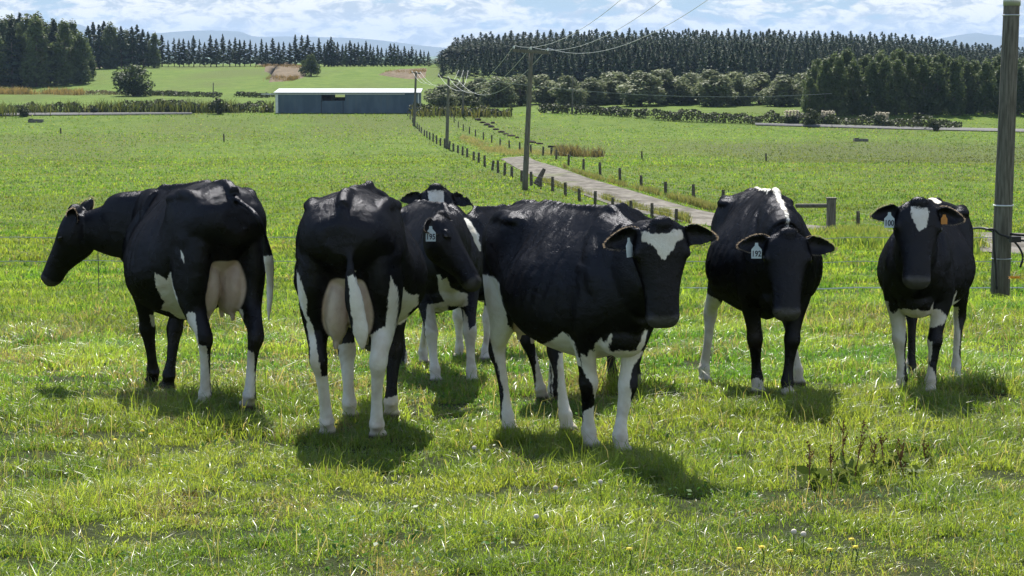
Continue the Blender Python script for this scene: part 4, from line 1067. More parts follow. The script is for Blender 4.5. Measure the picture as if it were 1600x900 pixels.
# roadside flax and rushes: tufts nobody could count
def rough(n, poly, seed, hh, wd, cols, name, label):
    rng = np.random.default_rng(seed); P = [gp(*p) for p in poly]; xs, ys = [], []
    t = rng.random(n) * (len(P) - 1); i = np.minimum(t.astype(int), len(P) - 2); f = t - i
    A = np.array([(p.x, p.y) for p in P]); q = A[i] * (1 - f[:, None]) + A[i + 1] * f[:, None]
    c = np.round(rng.normal(0, wd, n) * 1.0) ; q[:, 1] += rng.normal(0, wd, n)
    dens = fbm(q[:, 0] / 1.5, q[:, 1] / 3, seed, 2); k = rng.random(n) < np.clip((dens - .3) * 4, .1, 1); q = q[k]; dens = dens[k]; m = len(q)
    tt = rng.random(m); col = lin_mix(cols[0], cols[1], tt); h = hh * rng.uniform(.5, 1.15, m) * (.6 + .8 * dens)
    me = blades(name, q[:, 0], q[:, 1], H(q[:, 0], q[:, 1]), h, np.full(m, hh * .075), rng.uniform(.05, .6, m), col, seed)
    o = link(name, me, M_GRASS); tag(o, label, None, None, 'stuff'); return o
hedge([(-40, 179), (70, 177.5), (200, 177), (300, 176), (428, 175.5)], 15, 3.0, 'uneven flax and scrub hedge along the far left road', 31, .9, M_HEDGE, bumpy=.75)
rough(3500, [(-30, 181), (70, 178), (200, 177), (300, 176), (428, 175)], 21, 2.0, 1.6, ((.030, .050, .018), (.075, .085, .035)), 'flax', 'rough flax and rushes along the far left road')
rough(900, [(640, 180), (700, 180), (745, 181), (800, 181)], 22, 1.6, 2.0, ((.05, .07, .02), (.08, .08, .035)), 'rushes', 'rough rushes right of the shed')
rough(1400, [(866, 243), (900, 245), (944, 246)], 23, 1.3, .9, ((.055, .055, .03), (.13, .11, .065)), 'rushes', 'dry brown rushes beside the farm track bend')
rough(2600, [(0, 147), (60, 147), (135, 148)], 24, 1.4, 2.5, ((.11, .095, .045), (.17, .13, .08)), 'dry_grass', 'brown dry grass strip below the left wood field')
rough(6000, [(840, 283), (900, 300), (960, 318), (1020, 335), (1075, 348)], 25, .42, 1.0, ((.075, .105, .03), (.155, .155, .075)), 'dry_grass', 'dry grass along the near edge of the farm track')
rough(6000, [(880, 262), (940, 282), (1010, 300), (1080, 320), (1115, 330)], 26, .38, 1.3, ((.075, .105, .03), (.165, .155, .085)), 'dry_grass', 'pinkish dry grass on the far side of the farm track')
rough(16000, [(1215, 381), (1330, 386), (1420, 391), (1515, 396)], 32, .50, 1.2, ((.075, .15, .025), (.19, .24, .06)), 'verge_grass', 'rank green verge grass hiding the track between the right cows')
rough(16000, [(1215, 374), (1330, 378), (1420, 382), (1515, 386)], 33, .45, 1.2, ((.075, .15, .025), (.21, .22, .08)), 'verge_grass', 'rank verge grass on the track edge left of the big pole')
rough(9000, [(720, 215), (760, 232), (800, 238), (870, 240)], 27, .35, 5.0, ((.11, .12, .05), (.24, .22, .14)), 'dry_grass', 'pale dry verge grass between the two fence lines')
for i, (px, py, s, lab) in enumerate([(340, 178, 1.7, 'dark round shrub on the roadside left of the shed'), (148, 179, 1.0, 'dark shrub among the flax on the left road'), (742, 172, 1.2, 'dark round shrub right of the shed behind the poles'),
        (1265, 198, 1.7, 'leafy shrub at the middle of the right roadside hedge'), (1460, 205, 1.1, 'small round shrub on the right road'), (36, 182, 1.2, 'dark shrub at the left end of the road'), (702, 158, 2.2, 'dark rounded shrub before the left willows'), (1435, 200, 1.3, 'pale shrub in the right roadside hedge')]):
    p = gp(px, py); place('shrub', i, p.x, p.y, s, i, lab, None, cat='shrub')
rough(2600, [(405, 104), (440, 104), (470, 106), (490, 110)], 28, .9, 7.0, ((.05, .045, .02), (.16, .11, .06)), 'bracken', 'brown bracken tufts on the hillside gully above the shed')
rough(1500, [(420, 122), (450, 125), (465, 124)], 29, .9, 5.0, ((.05, .045, .02), (.16, .11, .06)), 'bracken', 'brown bracken tufts low in the gully above the shed')
rough(1200, [(600, 115), (640, 114), (665, 113)], 30, .9, 5.0, ((.05, .045, .02), (.16, .11, .06)), 'bracken', 'brown bracken tufts left of the plantation')
# pampas plumes
for i, (px, py) in enumerate([(1236, 186), (1292, 187), (1376, 190)]):
    p = gp(px, py + 9); p.y -= 1; t = empty('pampas_clump', (p.x, p.y, Hf(p.x, p.y)))
    rng = np.random.default_rng(i); C = np.stack([rng.normal(0, .5, 160), rng.normal(0, .4, 160), rng.uniform(1.0, 2.2, 160)], 1)
    for j in range(4):
        C = np.stack([rng.normal(-.75 + .5 * j, .09, 60), rng.normal(0, .09, 60), rng.uniform(1.0, 2.2, 60)], 1)
        link('plume', leaf_mesh('plume', C, C * 0 + 1, .13, rng, 2.0, None, M_PAMP), None, t)
    C = np.stack([rng.normal(0, .6, 300), rng.normal(0, .5, 300), rng.uniform(0, 1.3, 300)], 1); link('foliage', leaf_mesh('foliage', C, C * 0 + 1, .14, rng, 2.5, None, M_BUSH), None, t)
    tag(t, ['left', 'middle', 'right'][i] + ' of three pale plumed clumps in the right roadside hedge', 'pampas grass', 'pampas clumps by the right road')
# pale bank and brown gully
M_BROWN = mat_simple('bracken', (.085, .065, .04), (.17, .13, .085), .6, .95, .1, bump=.8, bd=.4)
def patch(name, outline, mat, off, label):
    P = [gp(*q) for q in outline]; c = sum((p for p in P), Vector()) / len(P); V, Fq = [], []; n = len(P); rings = 6
    for r in range(rings + 1):
        for p in P:
            q = c.lerp(p, r / rings) if r else c
            jit = (fbm(q.x / 3, q.y / 3, 3, 2) - .5) * .8 if 0 < r < rings else 0
            V.append((q.x, q.y, Hf(q.x, q.y) + (off + .5 * jit if r < rings else -.05)))
    for r in range(rings):
        for k in range(n): Fq.append((r * n + k, r * n + (k + 1) % n, (r + 1) * n + (k + 1) % n, (r + 1) * n + k))
    me = bpy.data.meshes.new(name); me.from_pydata(V, [], Fq); me.update(); me.shade_smooth(); o = link(name, me, mat); tag(o, label, None, None, 'structure'); return o
patch('bank', [(400, 101), (430, 98), (500, 99), (480, 119), (440, 134), (418, 134), (425, 122), (412, 112)], M_BROWN, .4, 'brown bracken gully on the hillside above the shed')
patch('bank', [(130, 104), (160, 97), (200, 96), (175, 104), (140, 110), (90, 113)], M_BROWN, .4, 'brown bank at the foot of the left woods')
patch('bank', [(590, 117), (620, 110), (668, 108), (665, 122), (640, 124)], M_BROWN, .4, 'brown bank left of the plantation')
# distant ranges
M_MTN = mat_simple('range', (.07, .085, .07), (.10, .11, .09), .002, .95, .1)
def mountain(prof, Y, label):
    V, Fq = [], []; n = len(prof)
    pr = cr([(a, b) for a, b in prof], 6)
    rows = [(0, 1.0), (.5, .6), (1, 0.0)]
    m = len(pr)
    for dy, f in ((-3200, 0.0), (-1300, .62), (0, 1.0), (400, .8), (900, .3)):
        for i, (px, py) in enumerate(pr):
            p = at(px, py, Y); base = -90
            wob = (vnoise(i * .7, dy * .01, 3) - .5) * 14 * (0 if dy == 0 else 1)
            V.append((p.x * (Y + dy) / Y, Y + dy, base + (p.z - base) * f + wob))
    for r in range(4):
        for i in range(m - 1): b = r * m + i; Fq.append((b, b + 1, b + m + 1, b + m))
    me = bpy.data.meshes.new('mountains'); me.from_pydata(V, [], Fq); me.update(); me.shade_smooth(); o = link('mountains', me, M_MTN); tag(o, label, None, None, 'structure')
mountain([(60, 80), (100, 50), (118, 38), (140, 44), (170, 52), (240, 52), (300, 48), (370, 49), (400, 57), (460, 57), (560, 60), (620, 66), (668, 72), (760, 80)], 15000, 'long blue range behind the spaced pines')
mountain([(1380, 82), (1460, 62), (1520, 52), (1545, 54), (1600, 58), (1660, 52), (1760, 66)], 15000, 'blue range at the right edge behind the big pole')

# ------------------------------------------------------------------ haze
def haze():
    m = bpy.data.materials.new('haze'); m.use_nodes = True; nt = m.node_tree; nt.nodes.clear()
    o = nt.nodes.new('ShaderNodeOutputMaterial'); v = nt.nodes.new('ShaderNodeVolumePrincipled')
    v.inputs['Color'].default_value = (.50, .70, 1.0, 1); v.inputs['Density'].default_value = HAZE; v.inputs['Anisotropy'].default_value = .0
    nt.links.new(v.outputs[0], o.inputs['Volume'])
    b = MB().box((0, 8050, 20), (17500, 16100, 296)); ob = b.build('haze', m); tag(ob, 'thin blue summer haze over the whole valley', None, None, 'stuff')
HAZE = 6.5e-5
haze()
# ------------------------------------------------------------------ shed
M_SHED = NT('corrugated_shed')
def _shed(m):
    c = m.coord(); w = m.n('ShaderNodeTexWave'); w.wave_type = 'BANDS'; w.bands_direction = 'X'; w.inputs['Scale'].default_value = 3.2
    m.L(c, w.inputs['Vector']); n = m.noise(c, .5, 5, .6, (1, 1, .4)); s = m.noise(c, .9, 4, .6, (3, 1, .15))
    col = m.mix(m.mr(n, .35, .65), (.055, .092, .130), (.090, .135, .178)); col = m.mix(m.mr(s, .5, .75, 0, .5), col, (.11, .13, .13))
    return m.done(m.bsdf(col, .6, .3, m.bump(w.outputs['Fac'], .5, .03)))
M_SHED = _shed(M_SHED)
M_ROOF = mat_simple('zinc_roof', (.20, .24, .27), (.28, .31, .34), .4, .6, .3, (1, 6, 1), .1)
M_WHITE = mat_simple('white_paint', (.62, .66, .66), (.74, .76, .76), 3, .6, .3)
M_DARK = mat_simple('shed_dark', (.02, .02, .02), (.04, .035, .03), 2, .9, .1)
M_WOODG = mat_simple('weathered_wood', (.085, .080, .062), (.20, .19, .155), 5, .9, .15, (6, 6, .5), .6, bd=.02)
M_POST = mat_simple('fence_post_wood', (.055, .048, .038), (.15, .13, .10), 7, .9, .15, (3, 3, .6), .6)
M_WIRE = mat_simple('galvanised_wire', (.45, .46, .46), (.62, .62, .60), 4, .35, .5, metal=.6)
M_BLACKP = mat_simple('black_polythene', (.010, .010, .011), (.02, .02, .02), 4, .45, .4)
sL, sR = gp(431, 176.5), gp(655, 176.5)
sY = sL.y; sw = sR.x - sL.x; sh = (at(500, 144.5, sY).z - sL.z); D_ = 7.5
shed = empty('farm_shed', ((sL.x + sR.x) / 2, sY + D_ / 2, Hf((sL.x + sR.x) / 2, sY) - .1)); tag(shed, 'long low blue-grey corrugated farm shed with a pale metal roof', 'shed')
hw = sw / 2
def shx(px): return (px - 800) / F * sY - (sL.x + sR.x) / 2
def shz(py): return at(500, py, sY).z - shed.location.z
wx0, wx1, wz0, wz1 = shx(503), shx(540), shz(157.5), shz(146.2)
mb = MB(); y0 = -D_ / 2
mb.box(((-hw + wx0) / 2, y0, sh / 2), (wx0 + hw, .12, sh)); mb.box(((wx1 + hw) / 2, y0, sh / 2), (hw - wx1, .12, sh))
mb.box(((wx0 + wx1) / 2, y0, wz0 / 2), (wx1 - wx0, .12, wz0)); mb.box(((wx0 + wx1) / 2, y0, (wz1 + sh) / 2), (wx1 - wx0, .12, sh - wz1))
mb.box((hw, 0, sh / 2), (.12, D_ - .13, sh)); mb.box((-hw, 0, sh / 2), (.12, D_ - .13, sh))
# back wall with an opening facing the front one
mb.box(((-hw + wx0 + 1.6) / 2, -y0, sh / 2), (wx0 + 1.6 + hw, .12, sh)); mb.box(((wx1 + 1.5 + hw) / 2, -y0, sh / 2), (hw - wx1 - 1.5, .12, sh))
mb.box(((wx0 + 1.6 + wx1 + 1.5) / 2, -y0, .3), (wx1 - wx0 - .1, .12, .6))
mb.build('wall', M_SHED, shed)
r = MB(); zt = shz(138.2); V = [(-hw - .3, y0 - .35, sh + .02), (hw + .3, y0 - .35, sh + .02), (hw + .3, -y0 + .3, sh + .75), (-hw - .3, -y0 + .3, sh + .75)]
V2 = [(a, b, c + .12) for a, b, c in V]; zz = at(500, 138.2, sY + D_).z - shed.location.z
V[2] = (hw + .3, -y0 + .3, zz - .12); V[3] = (-hw - .3, -y0 + .3, zz - .12); V2[2] = (hw + .3, -y0 + .3, zz); V2[3] = (-hw - .3, -y0 + .3, zz)
r.add(V + V2, [(3, 2, 1, 0), (4, 5, 6, 7), (0, 1, 5, 4), (1, 2, 6, 5), (2, 3, 7, 6), (3, 0, 4, 7)]); r.build('roof', M_ROOF, shed)
MB().box((-hw + .18, y0 - .075, sh / 2), (.40, .02, sh)).build('corner_board', M_WHITE, shed)
MB().box((hw - .10, y0 - .075, sh / 2), (.16, .02, sh)).build('corner_board', M_WHITE, shed)
MB().box(((wx0 + wx1) / 2, y0 - .10, sh - .12), (sw, .05, .14)).build('gutter', M_WHITE, shed)
m_ = MB(); m_.box((wx0 + .6, 1.0, wz0 + .25), (1.3, .8, .9)); m_.box(((wx0 + wx1) / 2 + .8, 1.4, wz0 + .1), (1.6, .9, .7), .3); m_.build('stacked_timber', M_DARK, shed)
m_ = MB(); m_.box((shx(537), y0 - .07, wz0 * .5), (.08, .03, wz0)); m_.box((shx(503), y0 - .07, wz0 * .5), (.08, .03, wz0)); m_.build('door_track', M_DARK, shed)

# ------------------------------------------------------------------ power poles and wires
def pole(pxb, pyb, pxt, pyt, wpx, label, arm=None, Yo=None, group='power poles beside the farm track'):
    b = gp(pxb, pyb) if Yo is None else Vector((X(pxb, Yo), Yo, Hf(X(pxb, Yo), Yo))); t = at(pxt, pyt, b.y); r = wpx / F * b.y / 2
    e = empty('power_pole', b); tag(e, label, 'power pole', group); d = t - b
    n = 9; MB().tube([d * (i / n) - Vector((0, 0, .25 if i == 0 else 0)) for i in range(n + 1)], [r * (1.12 - .34 * i / n) for i in range(n + 1)], 14).build('shaft', M_WOODG, e, True)
    ends = []
    if arm:
        (ax0, ay0), (ax1, ay1) = arm; p0, p1 = at(ax0, ay0, b.y - r) - b, at(ax1, ay1, b.y - r * .9) - b
        dd = (p1 - p0); a = math.atan2(dd.z, dd.x)
        m = MB(); hh = .07 * 1.4; up = Vector((0, 0, hh)); fw = Vector((0, -.09, 0))
        m.add([p0 - up, p1 - up, p1 - up + fw, p0 - up + fw, p0 + up, p1 + up, p1 + up + fw, p0 + up + fw], [(0, 1, 2, 3), (7, 6, 5, 4), (0, 4, 5, 1), (1, 5, 6, 2), (2, 6, 7, 3), (3, 7, 4, 0)]); m.build('crossarm', M_WOODG, e)
        for f in (.04, .5, .96):
            q = p0.lerp(p1, f) + Vector((0, -.045, hh)); MB().tube([q, q + Vector((0, 0, .08)), q + Vector((0, 0, .16))], [.03, .06, .04], 8).build('insulator', M_WHITE, e); ends.append(b + q + Vector((0, 0, .18)))
    return e, ends
_, E1 = pole(820, 297.5, 830, 82, 8.5, 'tallest mid-distance pole, leaning right, with a wide crossarm over the track', ((801, 78.5), (858, 82.5)))
_, E2 = pole(698, 232, 701, 124, 5.2, 'second power pole down the fence line, its crossarm below the plantation', ((684, 119), (716, 127)))
_, E3 = pole(647, 197, 650, 113, 4.0, 'thin power pole in front of the right end of the shed', ((643, 113), (657, 115)))
_, E4 = pole(723, 182, 724, 112, 3.2, 'far power pole by the scrub right of the shed', ((716, 112), (732, 113)))
pole(894, 178, 895, 122, 2.4, 'small far pole standing in the gap of the clipped hedge')
pole(333, 153, 333.3, 129, 1.8, 'tiny far pole above the dark hedge left of the shed')
def wire(a, b, sag, rad, label, group, n=26):
    pts = [a.lerp(b, i / n) - Vector((0, 0, 4 * sag * (i / n) * (1 - i / n))) for i in range(n + 1)]
    o = MB().tube(pts, rad, 5).build('power_line', M_WIRE); tag(o, label, 'power line', group)
# the next pole stands behind the camera on the right
nxt = [at(1050 + 0, -2, 60), at(1120, -2, 60), at(1192, -2, 60)]
for k, (p, q) in enumerate(zip(E1, [(1062, -6), (1128, -6), (1200, -6)])):
    b = at(q[0], q[1], 66); d = (b - p); c = p + d * 1.35; c.z = b.z + d.length * .35 * .22
    wire(p, c, [2.0, 2.2, 2.4][k], .010, ['leftmost', 'middle', 'rightmost'][k] + ' of three wires rising from the tall pole out of the frame', 'wires rising from the tall pole')
for k in range(3):
    wire(E1[k], E2[k], 2.3, .014, 'one of three sagging wires between the tall pole and second pole', 'wires between tall and second pole')
    wire(E2[k], E3[k], 1.5, .016, 'one of three wires between second pole and the pole before the shed', 'wires to the shed pole')
    wire(E2[k], E4[k], 1.6, .016, 'one of three wires between second pole and the far scrub pole', 'wires to the far scrub pole')
wire(at(700, 117, 300), at(1300, 146, 330), 1.5, .018, 'long thin wire crossing in front of the willows and right wood', None); 
# ------------------------------------------------------------------ fences
def fpost(p, h, r, lean, e, rng):
    d = Vector((lean * h + rng.uniform(-.03, .03) * h, rng.uniform(-.04, .04) * h, h))
    MB().tube([(p - e.location) - Vector((0, 0, .1)), (p - e.location) + d * .5, (p - e.location) + d], [r, r, r * .92], 8).build('post', M_POST, e)
    return p + d
def fence(label, pts, hs, rs, wires, seed, wr=.0025, leans=None):
    rng = random.Random(seed); P = [gp(*q) for q in pts]; e = empty('farm_fence', P[0]); tag(e, label, 'fence'); T = []
    for i, p in enumerate(P):
        hpx = np.interp(i, np.linspace(0, len(P) - 1, len(hs)), hs); rp = np.interp(i, np.linspace(0, len(P) - 1, len(rs)), rs); k = p.y / F
        T.append((p, fpost(p, hpx * k * rng.uniform(.9, 1.12), rp * k, 0 if leans is None else leans.get(i, 0), e, rng)))
    for w in wires:
        pts_ = [a.lerp(b, w) - e.location + Vector((0, -.07, 0)) for a, b in T]; MB().tube(pts_, [wr for a, _ in T], 4).build('wire', M_WIRE, e)
    return e
L1 = []
def interp_posts(P, Q): return [tuple(np.array(P[0]))]
# left track fence, from the shed to the track's near end
path = cr([(637, 181), (652, 201), (665, 214), (685, 226), (712, 238), (740, 251), (760, 262), (785, 273), (815, 284), (845, 295), (870, 301), (900, 313), (950, 327), (1010, 341), (1085, 352)], 8)
Lc = [(637, 181)]; 
def spaced(path, f):
    out = [tuple(path[0])]; acc = 0
    for a, b in zip(path[:-1], path[1:]):
        acc += np.linalg.norm(b - a)
        if acc >= f(b[0]): out.append(tuple(b)); acc = 0
    return out
fence('weathered post fence along the left side of the farm track', spaced(path, lambda x: np.interp(x, [637, 700, 800, 900, 1100], [3.5, 6, 11.5, 20, 36])), [8, 11, 15, 20, 24], [.7, 1.2, 1.8, 2.4, 2.6], (.92, .6, .3), 5, leans={14: .15, 22: .2})
path = cr([(705, 183), (716, 199), (740, 212), (765, 222), (792, 231), (825, 239), (861, 246), (880, 256), (903, 263), (927, 270), (957, 278), (989, 290), (1025, 300), (1067, 310), (1115, 315), (1180, 330), (1240, 345)], 8)
fence('sparse post fence along the right side of the farm track', spaced(path, lambda x: np.interp(x, [705, 800, 900, 1000, 1100, 1300], [7.5, 14, 22, 33, 44, 55])), [8, 11, 14, 20, 26], [.7, 1.1, 1.5, 2.3, 2.9], (.9, .5), 6)
fence('near post fence from the timber strainer along the track towards the right', [(1341, 354), (1420, 366), (1500, 374), (1556, 402), (1700, 412)], [25, 24, 26, 30, 30], [3, 3, 3, 5, 5], (.9, .6, .3), 7)
fence('thin dividing fence across the right paddock', [(861, 243), (1003, 249), (1197, 253), (1420, 258), (1650, 262)], [13, 12, 12, 7, 7], [1.3, 1.3, 1.3, .7, .7], (.85,), 8)
fence('two widely spaced posts of a thin fence across the left paddock', [(95, 209), (350, 222)], [9, 12], [1.2, 1.2], (.85,), 9)
# electric fence wire running behind the cows
def efence():
    zs = 36.0; e = empty('electric_fence', (X(-100, zs), zs, Hf(X(-100, zs), zs))); tag(e, 'thin pale electric fence wires with a white cord low behind the herd', 'fence')
    for (h, r_, ya) in ((.95, .006, 0), (.55, .006, 0), (.10, .011, .1)):
        pts = []
        for px in range(-100, 1720, 60): x = X(px, zs); pts.append(Vector((x, zs + ya, Hf(x, zs) + h + .01 * math.sin(px))) - e.location)
        if r_ > .01: pts = pts[18:]
        MB().tube(pts, r_, 5).build('wire' if r_ < .01 else 'white_cord', M_WIRE if r_ < .01 else M_WHITE, e)
    for px in (150, 640, 1060, 1480): x = X(px, zs); MB().tube([Vector((x, zs + .02, Hf(x, zs) - .05)) - e.location, Vector((x, zs + .02, Hf(x, zs) + 1.0)) - e.location], .008, 5).build('standard', M_POST, e)
efence()
# timber strainer post with rail
p = gp(1298, 371); k = p.y / F; e = empty('strainer_post', p); tag(e, 'square timber strainer post with a rail, standing right of the striped cow', 'post')
MB().box((0, 0, 30 * k), (13 * k, 13 * k, 62 * k)).build('post', M_WOODG, e)
MB().box((0, 0, 61.5 * k), (15.5 * k, 15.5 * k, 2.5 * k)).build('cap', M_WOODG, e)
MB().tube([(-5 * k, 0, 50 * k), (-52 * k, .5, 48 * k)], 3.4 * k, 8).build('rail', M_WOODG, e)
MB().box((1 * k, 0, 2 * k), (22 * k, 18 * k, 4 * k)).build('foot', M_WOODG, e)
# the big near pole
Yp = 34.5; k = Yp / F; xb = X(1567, Yp); b = Vector((xb, Yp, Hf(xb, Yp)))
e = empty('power_pole', b); tag(e, 'big near pole of cracked grey timber rising out of the frame at right', 'power pole', 'power poles beside the farm track')
tp = at(1581, 0, Yp) - b; top = tp * 1.6; n = 14
MB().tube([top * (i / n) - Vector((0, 0, .3 if i == 0 else 0)) for i in range(n + 1)], [(15.2 * k) * (1.0 - .30 * i / n) for i in range(n + 1)], 22).build('shaft', M_WOODG, e, True)
def ring(f, r, rad, name, mat):
    c = tp * f; MB().tube([c + Vector((math.cos(a) * r, math.sin(a) * r, 0)) for a in np.linspace(0, 2 * math.pi, 25)], rad, 5, False).build(name, mat, e)
ring(.315, 14.9 * k, .012, 'wire_band', M_WHITE); ring(.135, 15.3 * k, .008, 'wire_band', M_WIRE); ring(.95, 12.7 * k, .012, 'wire_band', M_WIRE)
cap = MB(); c0 = at(1581, 9, Yp) - b; c1 = at(1581.5, -8, Yp) - b; cap.tube([c0, c1], 13.4 * k, 22); cap.build('metal_sleeve', M_WIRE, e, True)
def cable(pts, r, label=None, name='cable', mat=None, par=None, Y=None):
    q = [at(a, c, y) for a, c, y in pts]; q = cr([tuple(v) for v in q], 6)
    if par is not None: q = q - np.array(par.location)
    o = MB().tube([Vector(v) for v in q], r, 6).build(name, mat or M_BLACKP, par, True)
    if label: tag(o, label, 'cable')
    return o
cable([(1540, 359, 34.3), (1552, 358, 34.2), (1562, 366, 34.2), (1578, 372, 34.2), (1592, 386, 34.2), (1598, 402, 34.2), (1594, 418, 34.2)], .018, None, 'cable', None, e)
cable([(1552, 357, 34.25), (1553, 385, 34.2), (1556, 420, 34.2), (1557, 452, 34.2)], .022, None, 'cable', None, e)
cable([(1574, 371, 34.2), (1582, 374, 34.2), (1600, 376, 34.2), (1640, 380, 34.4)], .02, None, 'cable', None, e)
MB().box(tuple(at(1586, 374, 34.15) - b), (.16, .1, .09), .3).build('clamp', M_BLACKP, e)
cable([(1500, 360, 36), (1520, 357, 35.4), (1538, 357, 34.8), (1580, 366, 34.4), (1700, 374, 34.4)], .022, 'black water pipe running level behind the big near pole', 'water_pipe')
# orange flower by the big pole
M_OR = mat_simple('orange_petal', (.80, .30, .02), (.85, .42, .03), 30, .6, .2)
M_YE = mat_simple('yellow_petal', (.80, .60, .03), (.85, .70, .06), 30, .6, .2)
M_STEM = mat_simple('green_stem', (.05, .10, .02), (.08, .14, .03), 20, .7, .2)
def flower(p, h, r, mat, label, group, name='flower', n=12, tilt=0):
    e = empty(name, p); tag(e, label, 'flower', group); MB().tube([(0, 0, -.01), (.01, 0, h * .6), (.0, 0, h)], .0025, 5).build('stem', M_STEM, e)
    V = [(0, 0, h + r * .15)]; Fc = []
    for i in range(n):
        a0, a1 = 2 * math.pi * (i + .1) / n, 2 * math.pi * (i + .9) / n; am = (a0 + a1) / 2; b_ = len(V)
        V += [(math.cos(a0) * r * .5, math.sin(a0) * r * .5, h + .002), (math.cos(am) * r, math.sin(am) * r, h - r * .3 + (.5 * r if math.sin(am) > 0 else 0)), (math.cos(a1) * r * .5, math.sin(a1) * r * .5, h + .002)]; Fc += [(0, b_, b_ + 2), (b_, b_ + 1, b_ + 2)]
    me = bpy.data.meshes.new('petals'); me.from_pydata(V, [], Fc); link('petals', me, mat, e)
    m = MB(); m.tube([(0, 0, h - r * .2), (0, 0, h + r * .1), (0, 0, h + r * .3)], [r * .55, r * .6, r * .25], 8); m.build('flower_head', mat, e, True)
    return e
for i, (px, py) in enumerate([(1586, 436), (1594, 434)]):
    q = gp(px, py + 26); e2 = flower(Vector((X(px, 33.6), 33.6, Hf(X(px, 33.6), 33.6))), .36, .075, M_OR, ['left', 'right'][i] + ' of two orange blooms on the ground beside the big pole', 'orange blooms at the pole', 'orange_flower')
fl = [(157, 716), (180, 712), (223, 700), (236, 700), (715, 697), (1586, 497), (983, 888), (1155, 892), (1190, 893), (1234, 891), (1296, 893), (1330, 880), (1336, 885), (382, 658), (130, 610), (858, 628)]
for i, q in enumerate(fl):
    p = gp(*q); p.z += .01; flower(p, .075 + (i % 3) * .01, .017, M_YE, 'small yellow dandelion blooming in the short grass of the foreground', 'yellow dandelions')
M_WC = mat_simple('clover_bloom', (.55, .50, .42), (.68, .62, .55), 40, .8, .2)
for i, q in enumerate([(741, 724), (1255, 866), (1240, 862), (868, 790), (938, 780), (838, 837)]):
    p = gp(*q); e = empty('clover_flower', p); tag(e, 'pale round clover bloom in the foreground grass', 'flower', 'pale clover blooms')
    MB().tube([(0, 0, 0), (0, 0, .08)], .002, 5).build('stem', M_STEM, e); b_ = Solid(); b_.ball((0, 0, .09), (.013, .013, .012)); me = bpy.data.meshes.new('bloom'); me.from_pydata(np.vstack(b_.V).tolist(), [], b_.F); link('bloom', me, M_WC, e)
# reddish dock weeds
M_DOCK = mat_simple('dock_seed', (.15, .07, .04), (.24, .13, .08), 40, .9, .1)
M_DKL = mat_leaf('dock_leaf', (.06, .12, .02), (.13, .16, .03), .4)
rd = np.random.default_rng(12)
for i, (px, py, hpx) in enumerate([(1265, 762, 78), (1300, 765, 72), (1318, 745, 94), (1333, 758, 110), (1362, 750, 66), (1384, 742, 70), (1402, 740, 58), (1416, 756, 60), (1450, 735, 46)]):
    p = gp(px, py); h = hpx / F * p.y * .9; e = empty('dock_plant', p)
    tag(e, ['short thin', 'thin upright', 'tall straight', 'tallest', 'leaning', 'forked', 'bushy', 'low spreading', 'smallest'][i] + ' reddish dock stalk in the weed patch at lower right', 'weed', 'dock weeds at lower right')
    lx, ly = rd.normal(0, .14), rd.normal(0, .1); st = MB(); top = Vector((lx * h, ly * h, h)); st.tube([(0, 0, 0), top * .5 + Vector((lx * .1 * h, 0, 0)), top], [.004, .003, .0015], 5)
    C = []
    for j in range(7):
        t = rd.uniform(.35, .9); b0 = top * t; a = rd.uniform(0, 6.3); l = h * rd.uniform(.12, .3); tip = b0 + Vector((math.cos(a) * l * .6, math.sin(a) * l * .6, l)); st.tube([b0, tip], [.0022, .001], 4)
        for u in np.linspace(.3, 1, 9): C.append(np.array(b0.lerp(tip, u)) + rd.normal(0, .004, 3))
    for u in np.linspace(.6, 1, 14): C.append(np.array(top * u) + rd.normal(0, .004, 3))
    st.build('stem', M_DOCK, e); C = np.array(C); link('seed_head', leaf_mesh('seed_head', C, C * 0 + 1, .0055, rd, 1.2, None, M_DOCK), None, e)
    a = rd.uniform(0, 6.3, 9); C = np.stack([np.cos(a) * .05, np.sin(a) * .05, rd.uniform(.03, .10, 9)], 1); link('leaves', leaf_mesh('leaves', C, C, .03, rd, 2.0, None, M_DKL), None, e)
# dark dried clump and pats
M_DUNG = mat_simple('dried_clump', (.018, .014, .008), (.05, .04, .025), 30, .95, .1)
def clump(px, py, wpx, hpx, label, seed):
    p = gp(px, py); k = p.y / F; rng = np.random.default_rng(seed); n = 260
    a = rng.uniform(0, 6.28, n); r = np.sqrt(rng.uniform(0, 1, n)) * wpx * k / 2; xx = p.x + np.cos(a) * r; yy = p.y + np.sin(a) * r * 1.4
    hh = hpx * k * (1 - (r / (wpx * k / 2)) ** 2 * .6) * rng.uniform(.5, 1, n)
    me = blades('dead_tussock', xx, yy, H(xx, yy), hh, np.full(n, .007), rng.uniform(.2, 1.0, n), lin_mix((.020, .016, .008), (.07, .055, .03), rng.random(n)), seed); o = link('dead_tussock', me, M_GRASS); tag(o, label, 'tussock')
clump(298, 782, 40, 26, 'small dark dead tussock in the grass at lower left', 3)
clump(88, 742, 60, 14, 'faint brown withered tussock in the grass at far left', 4)
clump(1410, 700, 60, 12, 'withered brown tuft beside the dock weeds', 5)
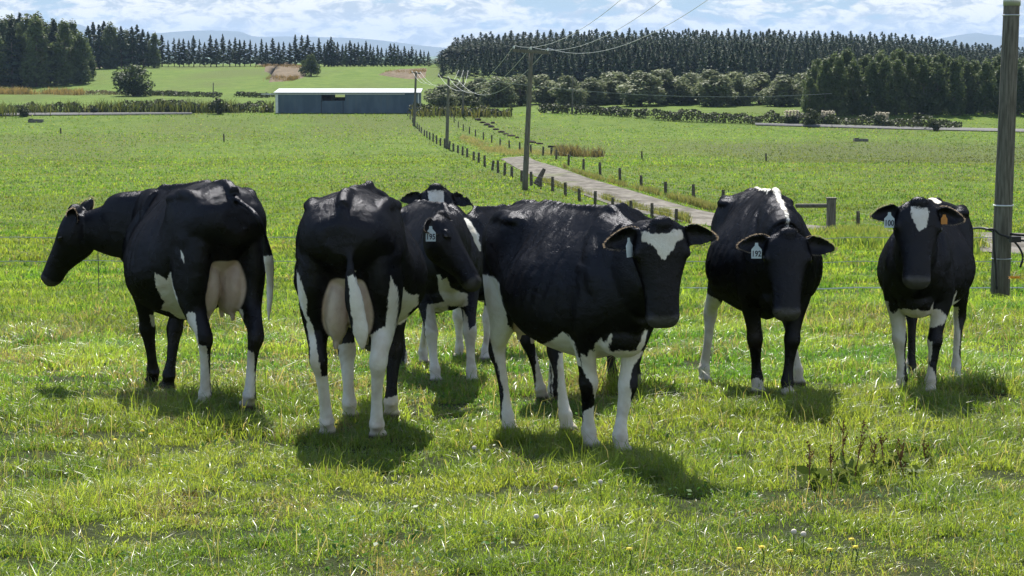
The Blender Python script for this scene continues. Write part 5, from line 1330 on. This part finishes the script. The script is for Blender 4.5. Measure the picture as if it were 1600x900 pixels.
# troughs, spoil mounds, odd boards
M_CONC = mat_simple('concrete', (.10, .10, .09), (.20, .19, .17), 6, .9, .2)
def trough(pxc, py, wpx, hpx, label):
    p = gp(pxc, py); k = p.y / F; e = empty('water_trough', p); tag(e, label, 'trough', 'water troughs')
    w, h, d = wpx * k, hpx * k, wpx * k * .5; t = .1
    m = MB(); m.box((0, -d / 2, h / 2), (w, t, h)); m.box((0, d / 2, h / 2), (w, t, h)); m.box((-w / 2 + t / 2, 0, h / 2), (t, d - t - .01, h)); m.box((w / 2 - t / 2, 0, h / 2), (t, d - t - .01, h)); m.box((0, 0, .05), (w - t * 2 - .01, d - t - .01, .1)); m.build('basin', M_CONC, e)
    MB().box((-w / 2 + .35, 0, h + .06), (.5, d * .8, .1)).build('float_cover', M_DARK, e)
trough(56, 191, 22, 4.5, 'dark water trough by the road in the far left paddock'); trough(1345, 221, 22, 4, 'long low water trough alone in the right paddock')
p = gp(862, 241); k = p.y / F; e = empty('signboard', p); tag(e, 'dark board on a post at the bend of the farm track', 'board')
MB().tube([(0, 0, 0), (0, 0, 11 * k)], 1.6 * k, 8).build('post', M_POST, e); MB().box((0, 0, 12 * k), (12 * k, 1.5 * k, 3 * k)).build('board', M_DARK, e)
M_SOIL = mat_simple('dark_soil', (.018, .014, .010), (.05, .04, .028), 3, .95, .1, bump=.8, bd=.1)
rm_ = random.Random(5)
for i, (px, py, w) in enumerate([(736, 179, 8), (742, 183, 8), (747, 188, 8), (754, 192, 8), (761, 196, 10), (768, 199, 10), (775, 203, 8), (783, 207, 10), (790, 210, 9), (798, 213, 11), (808, 216, 6), (770, 193, 6), (830, 223, 14), (842, 225, 12)]):
    p = gp(px, py); k = p.y / F; b_ = Solid(); b_.ball((0, 0, .05), (w * k * .55, w * k * .8, 2.6 * k * rm_.uniform(.7, 1.3)), None, 12)
    V = np.vstack(b_.V); V = V * (1 + .35 * (vnoise(V[:, 0] * 2.5 + i * 9, V[:, 1] * 2.5, 3) - .5))[:, None]
    me = bpy.data.meshes.new('soil_mound'); me.from_pydata(V.tolist(), [], b_.F); me.update(); me.shade_smooth(); o = link('soil_mound', me, M_SOIL); o.location = p; o.rotation_euler = (0, 0, rm_.uniform(-.5, .5)); tag(o, 'low mound of dark soil in the line curving beside the right track fence', 'mound', 'dark soil mounds along the drain')
# fallen log by the tall pole
p = gp(838, 292); q = gp(852, 280); e = MB(); e.tube([(0, 0, .15), Vector(((q - p).x * .6, .2, 1.1))], [.22, .12], 8); o = e.build('broken_post', M_POST); o.location = p; tag(o, 'thick broken post leaning beside the foot of the tall mid-distance pole', 'post')
